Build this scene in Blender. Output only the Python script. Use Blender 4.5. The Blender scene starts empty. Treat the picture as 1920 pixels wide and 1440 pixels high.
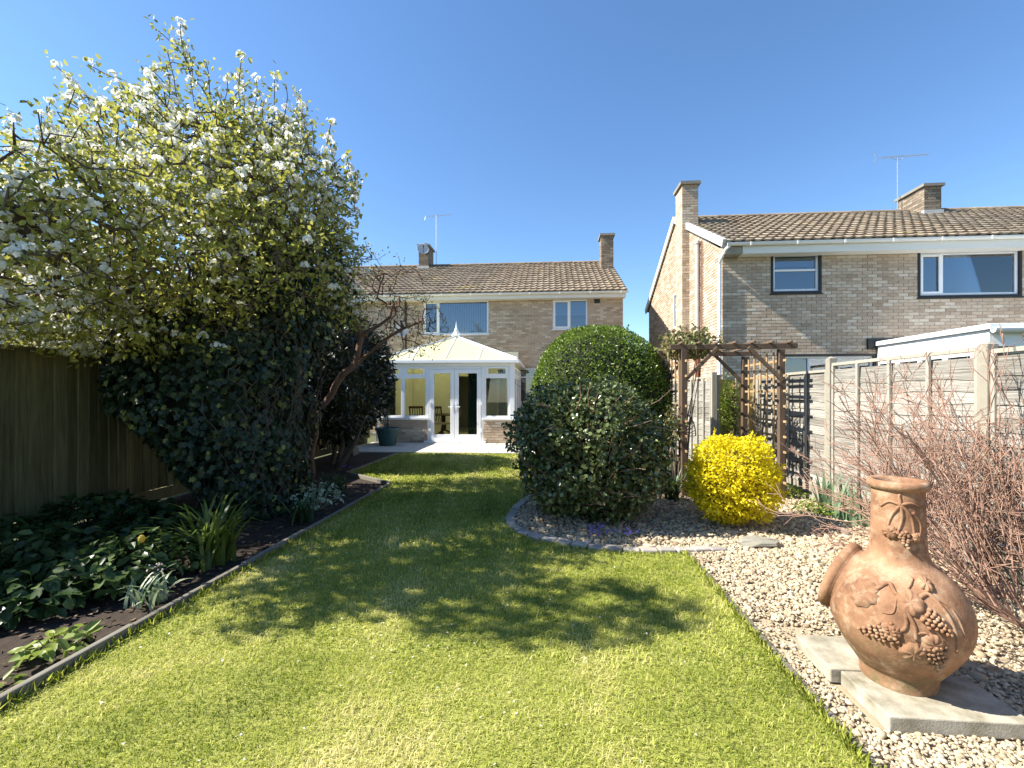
import bpy, math, random
import numpy as np
from mathutils import Vector, Matrix, Euler

random.seed(7)
RNG = np.random.default_rng(11)
SC = bpy.context.scene
COL = SC.collection
R = math.radians

# ------------------------------------------------------------------ camera, sky, sun, exposure
EYE = 1.4
YAW = R(4.65)
FOC = 860.0                      # focal length in pixels of the 1920 px wide frame
HOR = 740.0                      # horizon row
cam_d = bpy.data.cameras.new('camera')
cam = bpy.data.objects.new('camera', cam_d); COL.objects.link(cam)
cam.location = (0, 0, EYE); cam.rotation_euler = (R(90), 0, YAW)
cam_d.sensor_width = 36; cam_d.lens = FOC / 1920 * 36
cam_d.shift_y = (HOR - 720) / 1920
cam_d.clip_start = 0.05; cam_d.clip_end = 2000
SC.camera = cam

SUN_D = Vector((1.0, 0.135, -0.97)).normalized()      # direction the light travels
world = bpy.data.worlds.new('World'); SC.world = world; world.use_nodes = True
wn = world.node_tree.nodes; wl = world.node_tree.links
sky = wn.new('ShaderNodeTexSky'); sky.sky_type = 'NISHITA'; sky.sun_disc = False
sky.sun_elevation = math.asin(-SUN_D.z)
sky.sun_rotation = math.atan2(-SUN_D.x, -SUN_D.y)
sky.air_density = 1.0; sky.dust_density = 0.15; sky.ozone_density = 4.0
hs = wn.new('ShaderNodeHueSaturation'); hs.inputs['Saturation'].default_value = 1.10; hs.inputs['Value'].default_value = .95
wl.new(sky.outputs[0], hs.inputs['Color']); wl.new(hs.outputs[0], wn['Background'].inputs[0]); wn['Background'].inputs[1].default_value = 0.1
sun_d = bpy.data.lights.new('sun', 'SUN'); sun_d.energy = 5.0; sun_d.angle = R(0.53); sun_d.color = (1, .945, .84)
sun = bpy.data.objects.new('sun', sun_d); COL.objects.link(sun)
sun.rotation_euler = SUN_D.to_track_quat('-Z', 'Y').to_euler(); sun.location = (-20, -5, 25)
SC.view_settings.view_transform = 'Standard'; SC.view_settings.look = 'None'
SC.view_settings.gamma = 1; SC.view_settings.exposure = 1.35
SC.view_settings.use_curve_mapping = False
SC.cycles.max_bounces = 8; SC.cycles.transparent_max_bounces = 16
SC.cycles.caustics_reflective = False; SC.cycles.caustics_refractive = False

SN, CS = math.sin(YAW), math.cos(YAW)
def fwd_at(px, Y): return Y / (CS + (px - 960) / FOC * SN)
def PX(px, Y):                                        # x of image column px on the plane y = Y
    u = (px - 960) / FOC; return fwd_at(px, Y) * (u * CS - SN)
def PZ(px, py, Y): return EYE + (HOR - py) / FOC * fwd_at(px, Y)
def GP(px, py, z=0.0):                                # ground point under an image position
    t = (EYE - z) * FOC / (py - HOR); u = (px - 960) / FOC
    return Vector((t * (u * CS - SN), t * (CS + u * SN), z))

# ------------------------------------------------------------------ materials
MATS = {}
def new_mat(name):
    m = bpy.data.materials.new(name); m.use_nodes = True; MATS[name] = m
    nt = m.node_tree; return m, nt.nodes, nt.links, nt.nodes['Principled BSDF']
def ramp(nodes, cols, pos=None, interp='LINEAR'):
    r = nodes.new('ShaderNodeValToRGB'); cr = r.color_ramp; cr.interpolation = interp
    n = len(cols)
    while len(cr.elements) < n: cr.elements.new(.5)
    for i, c in enumerate(cols):
        cr.elements[i].position = pos[i] if pos else i / max(1, n - 1)
        cr.elements[i].color = (*c, 1)
    return r
def plain(name, col, rough=.5, metal=0, spec=.5):
    m, n, l, b = new_mat(name)
    b.inputs['Base Color'].default_value = (*col, 1); b.inputs['Roughness'].default_value = rough
    b.inputs['Metallic'].default_value = metal; b.inputs['Specular IOR Level'].default_value = spec
    return m
def noisy(name, cols, scale=8, rough=.8, bump=.2, stretch=(1, 1, 1), detail=6, rnd=None, rnd_amt=.35, pos=None, spec=.3, bscale=None, bdist=.01):
    """noise-coloured surface; rnd: 'obj' per object value shift, 'attr' per face shift"""
    m, n, l, b = new_mat(name)
    tc = n.new('ShaderNodeTexCoord'); mp = n.new('ShaderNodeMapping'); mp.inputs['Scale'].default_value = stretch
    geo = n.new('ShaderNodeNewGeometry')
    l.new(geo.outputs['Position'], mp.inputs['Vector'])
    nz = n.new('ShaderNodeTexNoise'); nz.inputs['Scale'].default_value = scale; nz.inputs['Detail'].default_value = detail
    nz.inputs['Roughness'].default_value = .62
    l.new(mp.outputs[0], nz.inputs['Vector'])
    fac = nz.outputs['Fac']
    if rnd:
        if rnd == 'obj':
            s = n.new('ShaderNodeObjectInfo').outputs['Random']
        else:
            a = n.new('ShaderNodeAttribute'); a.attribute_name = 'rnd'; s = a.outputs['Fac']
        mx = n.new('ShaderNodeMix'); mx.data_type = 'FLOAT'; mx.inputs[0].default_value = rnd_amt
        l.new(fac, mx.inputs[2]); l.new(s, mx.inputs[3]); fac = mx.outputs[0]
    r = ramp(n, cols, pos); l.new(fac, r.inputs[0]); l.new(r.outputs[0], b.inputs['Base Color'])
    b.inputs['Roughness'].default_value = rough; b.inputs['Specular IOR Level'].default_value = spec
    if bump:
        bp = n.new('ShaderNodeBump'); bp.inputs['Strength'].default_value = bump; bp.inputs['Distance'].default_value = bdist
        if bscale:
            n2 = n.new('ShaderNodeTexNoise'); n2.inputs['Scale'].default_value = bscale; n2.inputs['Detail'].default_value = 4
            l.new(mp.outputs[0], n2.inputs['Vector']); l.new(n2.outputs['Fac'], bp.inputs['Height'])
        else:
            l.new(nz.outputs['Fac'], bp.inputs['Height'])
        l.new(bp.outputs[0], b.inputs['Normal'])
    return m
def leafmat(name, cols, pos=None, trans=.35, rough=.45, spec=.35, tcol=None):
    m, n, l, b = new_mat(name)
    a = n.new('ShaderNodeAttribute'); a.attribute_name = 'rnd'
    r = ramp(n, cols, pos); l.new(a.outputs['Fac'], r.inputs[0]); l.new(r.outputs[0], b.inputs['Base Color'])
    b.inputs['Roughness'].default_value = rough; b.inputs['Specular IOR Level'].default_value = spec
    tr = n.new('ShaderNodeBsdfTranslucent')
    if tcol:
        mc = n.new('ShaderNodeMix'); mc.data_type = 'RGBA'; mc.blend_type = 'MULTIPLY'; mc.inputs[0].default_value = 1
        l.new(r.outputs[0], mc.inputs[6]); mc.inputs[7].default_value = (*tcol, 1); l.new(mc.outputs[2], tr.inputs[0])
    else:
        l.new(r.outputs[0], tr.inputs[0])
    mx = n.new('ShaderNodeMixShader'); mx.inputs[0].default_value = trans
    l.new(b.outputs[0], mx.inputs[1]); l.new(tr.outputs[0], mx.inputs[2])
    l.new(mx.outputs[0], n['Material Output'].inputs[0])
    return m
def glassmat(name, tint=(.75, .85, .9), refl=.22, rough=.0):
    m, n, l, b = new_mat(name); n.remove(b)
    t = n.new('ShaderNodeBsdfTransparent'); t.inputs[0].default_value = (*tint, 1)
    g = n.new('ShaderNodeBsdfGlossy'); g.inputs['Roughness'].default_value = rough; g.inputs[0].default_value = (.95, .97, 1, 1)
    f = n.new('ShaderNodeFresnel'); f.inputs[0].default_value = 1.5
    ad = n.new('ShaderNodeMath'); ad.operation = 'ADD'; ad.inputs[1].default_value = refl; ad.use_clamp = True
    l.new(f.outputs[0], ad.inputs[0])
    mx = n.new('ShaderNodeMixShader'); l.new(ad.outputs[0], mx.inputs[0])
    l.new(t.outputs[0], mx.inputs[1]); l.new(g.outputs[0], mx.inputs[2]); l.new(mx.outputs[0], n['Material Output'].inputs[0])
    return m

BRICKC = [(.38, .285, .205), (.45, .345, .25), (.52, .41, .305), (.47, .37, .285), (.57, .47, .36), (.64, .555, .45)]
def brickmat(name, src, cols=BRICKC):
    m, n, l, b = new_mat(name)
    if src == 'obj': s = n.new('ShaderNodeObjectInfo').outputs['Random']
    else:
        a = n.new('ShaderNodeAttribute'); a.attribute_name = 'rnd'; s = a.outputs['Fac']
    r = ramp(n, cols); 
    geo = n.new('ShaderNodeNewGeometry')
    big = n.new('ShaderNodeTexNoise'); big.inputs['Scale'].default_value = .55; big.inputs['Detail'].default_value = 3
    l.new(geo.outputs['Position'], big.inputs['Vector'])
    am = n.new('ShaderNodeMath'); am.operation = 'MULTIPLY_ADD'; am.inputs[1].default_value = .4; am.inputs[2].default_value = -.2
    l.new(big.outputs['Fac'], am.inputs[0])
    ad = n.new('ShaderNodeMath'); ad.operation = 'ADD'; ad.use_clamp = True
    l.new(s, ad.inputs[0]); l.new(am.outputs[0], ad.inputs[1]); l.new(ad.outputs[0], r.inputs[0])
    nz = n.new('ShaderNodeTexNoise'); nz.inputs['Scale'].default_value = 45; nz.inputs['Detail'].default_value = 5
    l.new(geo.outputs['Position'], nz.inputs['Vector'])
    r2 = ramp(n, [(.68, .66, .63), (1.08, 1.08, 1.08)], [.3, .65]); l.new(nz.outputs['Fac'], r2.inputs[0])
    mc = n.new('ShaderNodeMix'); mc.data_type = 'RGBA'; mc.blend_type = 'MULTIPLY'; mc.inputs[0].default_value = 1
    l.new(r.outputs[0], mc.inputs[6]); l.new(r2.outputs[0], mc.inputs[7])
    l.new(mc.outputs[2], b.inputs['Base Color']); b.inputs['Roughness'].default_value = .9; b.inputs['Specular IOR Level'].default_value = .2
    bp = n.new('ShaderNodeBump'); bp.inputs['Strength'].default_value = .5; bp.inputs['Distance'].default_value = .006
    l.new(nz.outputs['Fac'], bp.inputs['Height']); l.new(bp.outputs[0], b.inputs['Normal'])
    return m
M_BRICK_O = brickmat('brick_single', 'obj'); M_BRICK_A = brickmat('brick_mass', 'attr')
M_MORTAR = noisy('mortar', [(.36, .31, .24), (.50, .44, .34)], 12, .95, .3)
TILEC = [(.19, .15, .11), (.23, .18, .135), (.26, .21, .155), (.30, .245, .18)]
def tilemat(name, src):
    m, n, l, b = new_mat(name)
    if src == 'obj': s = n.new('ShaderNodeObjectInfo').outputs['Random']
    else:
        a = n.new('ShaderNodeAttribute'); a.attribute_name = 'rnd'; s = a.outputs['Fac']
    r = ramp(n, TILEC); l.new(s, r.inputs[0])
    geo = n.new('ShaderNodeNewGeometry')
    nz = n.new('ShaderNodeTexNoise'); nz.inputs['Scale'].default_value = 9; nz.inputs['Detail'].default_value = 7; nz.inputs['Roughness'].default_value = .7
    l.new(geo.outputs['Position'], nz.inputs['Vector'])
    r2 = ramp(n, [(.7, .68, .66), (1, 1, 1), (1.2, 1.18, 1.12)], [.32, .5, .72]); l.new(nz.outputs['Fac'], r2.inputs[0])
    mc = n.new('ShaderNodeMix'); mc.data_type = 'RGBA'; mc.blend_type = 'MULTIPLY'; mc.inputs[0].default_value = 1
    l.new(r.outputs[0], mc.inputs[6]); l.new(r2.outputs[0], mc.inputs[7])
    # ochre lichen patches
    lz = n.new('ShaderNodeTexNoise'); lz.inputs['Scale'].default_value = .8; lz.inputs['Detail'].default_value = 6
    l.new(geo.outputs['Position'], lz.inputs['Vector'])
    lr = ramp(n, [(0, 0, 0), (.5, .5, .5)], [.60, .75]); l.new(lz.outputs['Fac'], lr.inputs[0])
    m2 = n.new('ShaderNodeMix'); m2.data_type = 'RGBA'; l.new(lr.outputs[0], m2.inputs[0]); l.new(mc.outputs[2], m2.inputs[6])
    m2.inputs[7].default_value = (.50, .38, .16, 1)
    l.new(m2.outputs[2], b.inputs['Base Color']); b.inputs['Roughness'].default_value = .9; b.inputs['Specular IOR Level'].default_value = .2
    bp = n.new('ShaderNodeBump'); bp.inputs['Strength'].default_value = .4; bp.inputs['Distance'].default_value = .006
    l.new(nz.outputs['Fac'], bp.inputs['Height']); l.new(bp.outputs[0], b.inputs['Normal'])
    return m
M_TILE_O = tilemat('tile_single', 'obj'); M_TILE_A = tilemat('tile_mass', 'attr')
M_UPVC = noisy('white_upvc', [(.74, .76, .78), (.82, .83, .83)], 3, .35, 0, spec=.5)
M_FASCIA = noisy('white_fascia', [(.66, .65, .60), (.80, .79, .75)], 2.2, .5, 0, stretch=(.4, 1, 3))
M_BLACKF = plain('black_window_surround', (.012, .012, .014), .5)
M_GLASS = glassmat('window_glass', (.62, .70, .76), .10)
M_CLEAR = glassmat('conservatory_glass', (.86, .91, .9), .03)
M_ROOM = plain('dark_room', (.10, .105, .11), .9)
M_INNER = plain('dark_filler', (.014, .018, .007), .95)  # dark colour for the filler cores added inside foliage
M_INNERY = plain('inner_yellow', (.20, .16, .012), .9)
M_BLIND = noisy('blind_fabric', [(.42, .52, .60), (.56, .64, .70)], 6, .8, 0)
M_ROLLER = plain('roller_blind', (.66, .68, .68), .8)
M_LEAD = noisy('lead_flashing', [(.36, .37, .38), (.55, .55, .53)], 6, .6, .1)
M_CAPSTONE = noisy('chimney_cap', [(.16, .15, .13), (.30, .28, .24)], 6, .95, .3)
M_STACK_A = brickmat('chimney_brick', 'attr', [(.15, .12, .095), (.21, .17, .125), (.27, .22, .165), (.33, .28, .22)])
M_ALU = plain('aluminium', (.55, .56, .58), .4, .8)
M_DKMETAL = plain('dark_metal', (.05, .05, .055), .5, .4)
M_DISHG = noisy('dish_grey', [(.42, .43, .44), (.55, .55, .55)], 8, .5, 0)
M_PIPEB = plain('black_pipe', (.02, .02, .02), .5)
M_PIPEBR = noisy('brown_pipe', [(.20, .07, .04), (.28, .11, .07)], 5, .6, 0)
M_PIPEG = noisy('weathered_pipe', [(.40, .36, .33), (.62, .58, .54)], 7, .7, 0)
M_POLY = leafmat('polycarbonate', [(.88, .85, .60), (.92, .89, .67)], trans=.6, rough=.35, spec=.5)
M_CREAM = plain('cream_plaster', (.78, .74, .58), .85)
M_CARPET = plain('inner_floor', (.42, .36, .25), .9)
M_CURTAIN = noisy('green_curtain', [(.012, .035, .03), (.025, .06, .05)], 5, .9, 0)
M_DKWOOD = noisy('mahogany', [(.06, .022, .012), (.11, .045, .025)], 9, .35, 0, stretch=(1, 1, 5))
M_SEAT = plain('seat_fabric', (.55, .42, .30), .9)
M_PAVE = noisy('paving_slab', [(.42, .38, .32), (.52, .48, .41), (.60, .56, .49)], 4, .9, .15, rnd='obj', rnd_amt=.4)
M_JOINT = noisy('patio_joint', [(.20, .17, .13), (.30, .26, .2)], 20, .95, .2)
M_SOIL = noisy('soil', [(.015, .011, .008), (.04, .028, .02), (.075, .055, .04)], 14, .95, .8, bdist=.03)
M_TURF = noisy('turf', [(.11, .12, .025), (.23, .24, .055), (.36, .33, .11)], 5, .95, .5, bscale=60, bdist=.02)
M_GROUND = noisy('rough_ground', [(.04, .05, .02), (.09, .09, .04)], 1.5, .95, .3)
M_GRAVBASE = noisy('gravel_bed', [(.24, .19, .125), (.35, .28, .19), (.46, .38, .265)], 55, .95, .35, bdist=.008)
M_FENCEB = noisy('green_stained_board', [(.065, .06, .024), (.145, .132, .058), (.25, .225, .11)], 7, .85, .45, stretch=(6, 6, .35), rnd='obj', rnd_amt=.3, pos=[.25, .5, .75])
M_FENCEG = noisy('weathered_grey_wood', [(.11, .10, .085), (.25, .235, .205), (.42, .395, .35)], 7, .9, .8, stretch=(6, .5, 13), rnd='obj', rnd_amt=.22, pos=[.3, .5, .68])
M_FENCEY = noisy('new_yellow_wood', [(.42, .30, .10), (.56, .42, .17)], 5, .8, .2, stretch=(6, 1, 6), rnd='obj', rnd_amt=.25)
M_BATTEN = noisy('pale_batten', [(.27, .25, .21), (.40, .37, .31)], 7, .9, .3, stretch=(4, 4, .8))
M_CONC = noisy('concrete_post', [(.22, .20, .16), (.36, .33, .265)], 9, .95, .3)
M_PERG = noisy('pergola_wood', [(.06, .038, .025), (.125, .083, .055), (.24, .18, .125)], 6, .85, .4, stretch=(3, 3, 1), rnd='obj', rnd_amt=.3)
M_LATH = noisy('trellis_lath', [(.19, .12, .06), (.34, .23, .12), (.48, .36, .22)], 8, .85, .2, stretch=(3, 3, 1), rnd='obj', rnd_amt=.3)
M_EDGE = noisy('edging_timber', [(.09, .08, .062), (.18, .165, .135), (.27, .25, .21)], 10, .95, .4, stretch=(5, .8, 5), rnd='obj', rnd_amt=.3)
M_SETT = noisy('edging_sett', [(.19, .175, .16), (.33, .30, .27), (.42, .39, .35)], 14, .95, .4, rnd='obj', rnd_amt=.45)
M_SLAB = noisy('granite_slab', [(.17, .15, .10), (.34, .31, .24), (.46, .43, .35)], 7, .85, .4, detail=12, bscale=120, bdist=.004, pos=[.3, .5, .66])
M_ROCK = noisy('flat_rock', [(.16, .15, .12), (.30, .28, .23)], 9, .95, .5)
M_BARK = noisy('bark', [(.04, .03, .022), (.10, .075, .055), (.18, .145, .11)], 14, .95, .6, bdist=.02)
M_BARKR = noisy('reddish_bark', [(.07, .04, .028), (.15, .085, .06), (.24, .165, .12)], 14, .95, .6, bdist=.02)
M_TWIG = noisy('red_twig', [(.20, .11, .078), (.33, .20, .145), (.45, .325, .245)], 6, .8, .2)
M_POT = noisy('teal_pot', [(.022, .065, .07), (.04, .10, .10)], 4, .5, 0)
M_STONE = noisy('stone_ornament', [(.10, .095, .085), (.20, .185, .16)], 10, .95, .4)
M_GRASS = leafmat('grass_blade', [(.07, .11, .012), (.275, .34, .038), (.53, .545, .115), (.80, .71, .36)], [0, .35, .7, 1], trans=.42, rough=.55, spec=.25)
M_PEBBLE = leafmat('pebble', [(.18, .135, .09), (.33, .26, .17), (.43, .345, .23), (.55, .46, .32), (.36, .305, .24)], trans=0, rough=.85, spec=.2)
M_PEAR = leafmat('pear_leaf', [(.16, .185, .03), (.33, .34, .065), (.50, .47, .14)], trans=.48, rough=.4)
M_PETAL = leafmat('pear_petal', [(.80, .80, .72), (.90, .90, .86)], trans=.35, rough=.7, spec=.2)
M_IVY = leafmat('ivy_leaf', [(.012, .025, .014), (.024, .045, .022), (.07, .09, .028), (.24, .26, .06)], [0, .45, .8, 1], trans=.16, rough=.42, spec=.35)
M_LAUREL = leafmat('laurel_leaf', [(.010, .018, .010), (.024, .032, .016), (.045, .04, .022)], trans=.12, rough=.35, spec=.45)
M_APPLE = leafmat('grey_leaf', [(.05, .065, .02), (.10, .12, .04), (.20, .21, .08)], trans=.4, rough=.5)
M_REDLEAF = leafmat('copper_leaf', [(.12, .05, .025), (.22, .10, .05), (.26, .17, .07)], trans=.4)
M_BOX = leafmat('box_leaf', [(.05, .09, .010), (.13, .20, .022), (.27, .36, .045)], trans=.38, rough=.36, spec=.5)
M_OSMAN = leafmat('dark_shrub_leaf', [(.028, .045, .016), (.095, .125, .040), (.24, .28, .10), (.34, .24, .10)], [0, .45, .97, 1], trans=.2, rough=.28, spec=.65)
M_GOLD = leafmat('golden_leaf', [(.60, .50, .010), (.84, .73, .018), (.92, .84, .06)], trans=.5, rough=.4)
M_BED = leafmat('bed_leaf', [(.018, .040, .014), (.045, .085, .025), (.10, .15, .04)], trans=.3, rough=.4)
M_STRAP = leafmat('strap_leaf', [(.04, .075, .015), (.10, .15, .03), (.20, .25, .06)], trans=.4, rough=.4)
M_IRIS = leafmat('iris_leaf', [(.13, .22, .11), (.22, .32, .19)], trans=.35, rough=.5)
M_PALEL = leafmat('variegated_leaf', [(.08, .15, .05), (.36, .42, .26), (.62, .66, .50)], trans=.25)
M_PRIM = leafmat('primrose_leaf', [(.16, .24, .04), (.32, .38, .09)], trans=.4)
M_CLIMB = leafmat('climber_leaf', [(.10, .12, .035), (.20, .21, .08), (.34, .26, .13)], trans=.35)
M_VIOLET = leafmat('violet_flower', [(.13, .10, .42), (.22, .18, .55)], trans=.3)
M_PINK = leafmat('pink_flower', [(.70, .50, .60), (.80, .65, .72)], trans=.3)
M_YELSHRUB = leafmat('yellow_shrub_leaf', [(.40, .34, .06), (.60, .48, .10)], trans=.4)
M_LITTER = leafmat('leaf_litter', [(.03, .02, .012), (.09, .06, .035), (.20, .14, .08)], trans=0, rough=.9)
M_PALEHOUSE = plain('pale_render', (.50, .49, .48), .9)
M_IRON = plain('wrought_iron', (.05, .04, .035), .7)

# ------------------------------------------------------------------ mesh helpers
def np_mesh(name, verts, faces, rnd=None, smooth=False):
    verts = np.asarray(verts, dtype=np.float32); faces = np.asarray(faces, dtype=np.int32)
    k = faces.shape[1]; nf = len(faces)
    me = bpy.data.meshes.new(name)
    me.vertices.add(len(verts)); me.vertices.foreach_set('co', verts.ravel())
    me.loops.add(nf * k); me.loops.foreach_set('vertex_index', faces.ravel())
    me.polygons.add(nf); me.polygons.foreach_set('loop_start', np.arange(nf, dtype=np.int32) * k)
    if smooth: me.polygons.foreach_set('use_smooth', np.ones(nf, dtype=bool))
    if rnd is not None:
        a = me.attributes.new('rnd', 'FLOAT', 'FACE'); a.data.foreach_set('value', np.asarray(rnd, dtype=np.float32))
    me.update(calc_edges=True)
    return me
class MB:
    def __init__(s): s.v = []; s.f = []; s.r = []
    def add(s, vs, fs, r=0.5):
        o = len(s.v); s.v += [tuple(v) for v in vs]; s.f += [tuple(i + o for i in f) for f in fs]; s.r += [r] * len(fs)
        return s
    def box(s, a, b, r=.5):
        (x0, y0, z0), (x1, y1, z1) = a, b
        if x1 < x0: x0, x1 = x1, x0
        if y1 < y0: y0, y1 = y1, y0
        if z1 < z0: z0, z1 = z1, z0
        vs = [(x0, y0, z0), (x1, y0, z0), (x1, y1, z0), (x0, y1, z0), (x0, y0, z1), (x1, y0, z1), (x1, y1, z1), (x0, y1, z1)]
        return s.add(vs, [(0, 3, 2, 1), (4, 5, 6, 7), (0, 1, 5, 4), (1, 2, 6, 5), (2, 3, 7, 6), (3, 0, 4, 7)], r)
    def beam(s, p, q, w, h, r=.5, up=(0, 0, 1)):
        p, q = Vector(p), Vector(q); d = (q - p).normalized(); up = Vector(up)
        if abs(d.dot(up)) > .98: up = Vector((0, 1, 0))
        a = d.cross(up).normalized(); b = a.cross(d).normalized()
        vs = [p + a * i * w / 2 + b * j * h / 2 for i, j in ((-1, -1), (1, -1), (1, 1), (-1, 1))]
        vs += [q + a * i * w / 2 + b * j * h / 2 for i, j in ((-1, -1), (1, -1), (1, 1), (-1, 1))]
        return s.add(vs, [(0, 3, 2, 1), (4, 5, 6, 7), (0, 1, 5, 4), (1, 2, 6, 5), (2, 3, 7, 6), (3, 0, 4, 7)], r)
    def tube(s, pts, rad, n=6, cap=True, r=.5):
        pts = [Vector(p) for p in pts]
        if not hasattr(rad, '__len__'): rad = [rad] * len(pts)
        vs = []; ref = Vector((.13, .31, .94))
        for i, p in enumerate(pts):
            d = (pts[min(i + 1, len(pts) - 1)] - pts[max(i - 1, 0)]).normalized()
            a = d.cross(ref)
            if a.length < .1: a = d.cross(Vector((1, 0, 0)))
            a.normalize(); b = d.cross(a)
            for k in range(n):
                t = 2 * math.pi * k / n
                vs.append(p + (a * math.cos(t) + b * math.sin(t)) * rad[i])
        fs = []
        for i in range(len(pts) - 1):
            for k in range(n):
                fs.append((i * n + k, i * n + (k + 1) % n, (i + 1) * n + (k + 1) % n, (i + 1) * n + k))
        if cap: fs += [tuple(range(n - 1, -1, -1)), tuple(range((len(pts) - 1) * n, len(pts) * n))]
        return s.add(vs, fs, r)
    def lathe(s, prof, c=(0, 0, 0), n=32, r=.5):
        c = Vector(c); vs = []
        for (rr, z) in prof:
            for k in range(n):
                t = 2 * math.pi * k / n; vs.append(c + Vector((rr * math.cos(t), rr * math.sin(t), z)))
        fs = []
        for i in range(len(prof) - 1):
            for k in range(n): fs.append((i * n + k, i * n + (k + 1) % n, (i + 1) * n + (k + 1) % n, (i + 1) * n + k))
        return s.add(vs, fs, r)
    def ball(s, c, rx, ry=None, rz=None, n=8, m=5, r=.5):
        ry = ry or rx; rz = rz or rx; c = Vector(c); vs = [c + Vector((0, 0, -rz))]
        for j in range(1, m):
            a = -math.pi / 2 + math.pi * j / m
            for k in range(n):
                t = 2 * math.pi * k / n; vs.append(c + Vector((rx * math.cos(a) * math.cos(t), ry * math.cos(a) * math.sin(t), rz * math.sin(a))))
        vs.append(c + Vector((0, 0, rz))); fs = []
        for k in range(n): fs.append((0, 1 + (k + 1) % n, 1 + k))
        for j in range(m - 2):
            for k in range(n):
                a = 1 + j * n + k; b = 1 + j * n + (k + 1) % n; fs.append((a, b, b + n, a + n))
        o = 1 + (m - 2) * n
        for k in range(n): fs.append((o + k, o + (k + 1) % n, len(vs) - 1))
        return s.add(vs, fs, r)
    def mesh(s, name, smooth=False):
        me = bpy.data.meshes.new(name); me.from_pydata(s.v, [], s.f)
        if s.r:
            a = me.attributes.new('rnd', 'FLOAT', 'FACE'); a.data.foreach_set('value', np.asarray(s.r, dtype=np.float32))
        if smooth: me.polygons.foreach_set('use_smooth', np.ones(len(me.polygons), dtype=bool))
        me.update(); return me
LOC = {}
def link(name, me, mat=None, parent=None, kind=None, loc=None, rot=None):
    """one mesh object; built in world coordinates unless loc/rot are given"""
    o = bpy.data.objects.new(name, me); COL.objects.link(o)
    if mat is not None and me is not None and len(me.materials) == 0: me.materials.append(mat)
    if loc is not None: o.location = loc
    if rot is not None: o.rotation_euler = rot
    if parent is not None:
        o.parent = parent
        if parent.name in LOC: o.matrix_parent_inverse = Matrix.Translation(-LOC[parent.name])
    if kind: o['kind'] = kind
    return o
def thing(name, label, cat, loc=(0, 0, 0), group=None):
    o = bpy.data.objects.new(name, None); COL.objects.link(o); o.location = loc; o.empty_display_size = .2
    LOC[o.name] = Vector(loc); tag(o, label, cat, group); return o
def tag(o, label, cat, group=None):
    o['label'] = label; o['category'] = cat
    if group: o['group'] = group
    return o
def bevel(o, w=.005, seg=2):
    m = o.modifiers.new('bevel', 'BEVEL'); m.width = w; m.segments = seg; m.limit_method = 'ANGLE'; return o
def sheet(name, pts, z, mat, kind='structure'):
    me = bpy.data.meshes.new(name); me.from_pydata([(x, y, z) for x, y in pts], [], [tuple(range(len(pts)))])
    me.update(); return link(name, me, mat, kind=kind)
def in_poly(x, y, poly):
    ins = np.zeros(len(x), bool); n = len(poly)
    for i in range(n):
        x0, y0 = poly[i]; x1, y1 = poly[(i + 1) % n]
        c = ((y0 > y) != (y1 > y)) & (x < (x1 - x0) * (y - y0) / ((y1 - y0) + 1e-12) + x0)
        ins ^= c
    return ins
def unit(a): return a / np.maximum(np.linalg.norm(a, axis=1, keepdims=True), 1e-9)
def leaf_mesh(name, P, D, N, L, W, fold=.25, rnd=None, quad=True, curl=0.0, rng=RNG):
    """P base points, D leaf axes, N leaf normals (all n x 3), L lengths, W half widths"""
    n = len(P); D = unit(D); S = unit(np.cross(D, N)); N = unit(np.cross(S, D))
    L = np.broadcast_to(L, n)[:, None]; W = np.broadcast_to(W, n)[:, None]
    if rnd is None: rnd = rng.random(n)
    up = N * W * fold
    if quad:
        tip = P + D * L - N * L * curl
        v = np.stack([P, P + D * L * .32 - S * W + up, P + D * L * .70 - S * W * .8 + up - N * L * curl * .5, tip,
                      P + D * L * .70 + S * W * .8 + up - N * L * curl * .5, P + D * L * .32 + S * W + up], 1).reshape(-1, 3)
        b = np.arange(n)[:, None] * 6
        f = np.concatenate([b + np.array([[0, 1, 2, 3]]), b + np.array([[0, 3, 4, 5]])], 1).reshape(-1, 4)
    else:
        v = np.stack([P, P + D * L * .45 - S * W + up, P + D * L - N * L * curl, P + D * L * .45 + S * W + up], 1).reshape(-1, 3)
        b = np.arange(n)[:, None] * 4
        f = np.concatenate([b + np.array([[0, 1, 2]]), b + np.array([[0, 2, 3]])], 1).reshape(-1, 3)
    return np_mesh(name, v, f, np.repeat(rnd, 2))
def rand_dirs(n, rng=RNG): return unit(rng.normal(size=(n, 3)))
def lump(d, seed, amp, freq=3.0):
    r = np.random.default_rng(seed); s = np.zeros(len(d))
    for i in range(7):
        k = r.normal(size=3) * freq * (1 + i * .35); s += np.sin(d @ k + r.random() * 6.28) / (1 + i * .35)
    return 1 + amp * s / 2.2
def shell(n, c, rad, seed, amp=.08, freq=3, power=2.0, depth=.12, zmin=.03, rng=RNG):
    """points spread through the outer layer of a lumpy rounded body; returns points and outward normals"""
    d = rand_dirs(int(n * 1.6), rng)
    sup = (np.abs(d) ** power).sum(1) ** (-1 / power)
    r = sup * lump(d, seed, amp, freq) * (1 - depth * rng.random(len(d)) ** 1.6)
    p = np.array(c) + d * r[:, None] * np.array(rad)
    nn = unit(d / np.array(rad)); k = p[:, 2] > zmin
    return p[k][:n], nn[k][:n]
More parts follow.
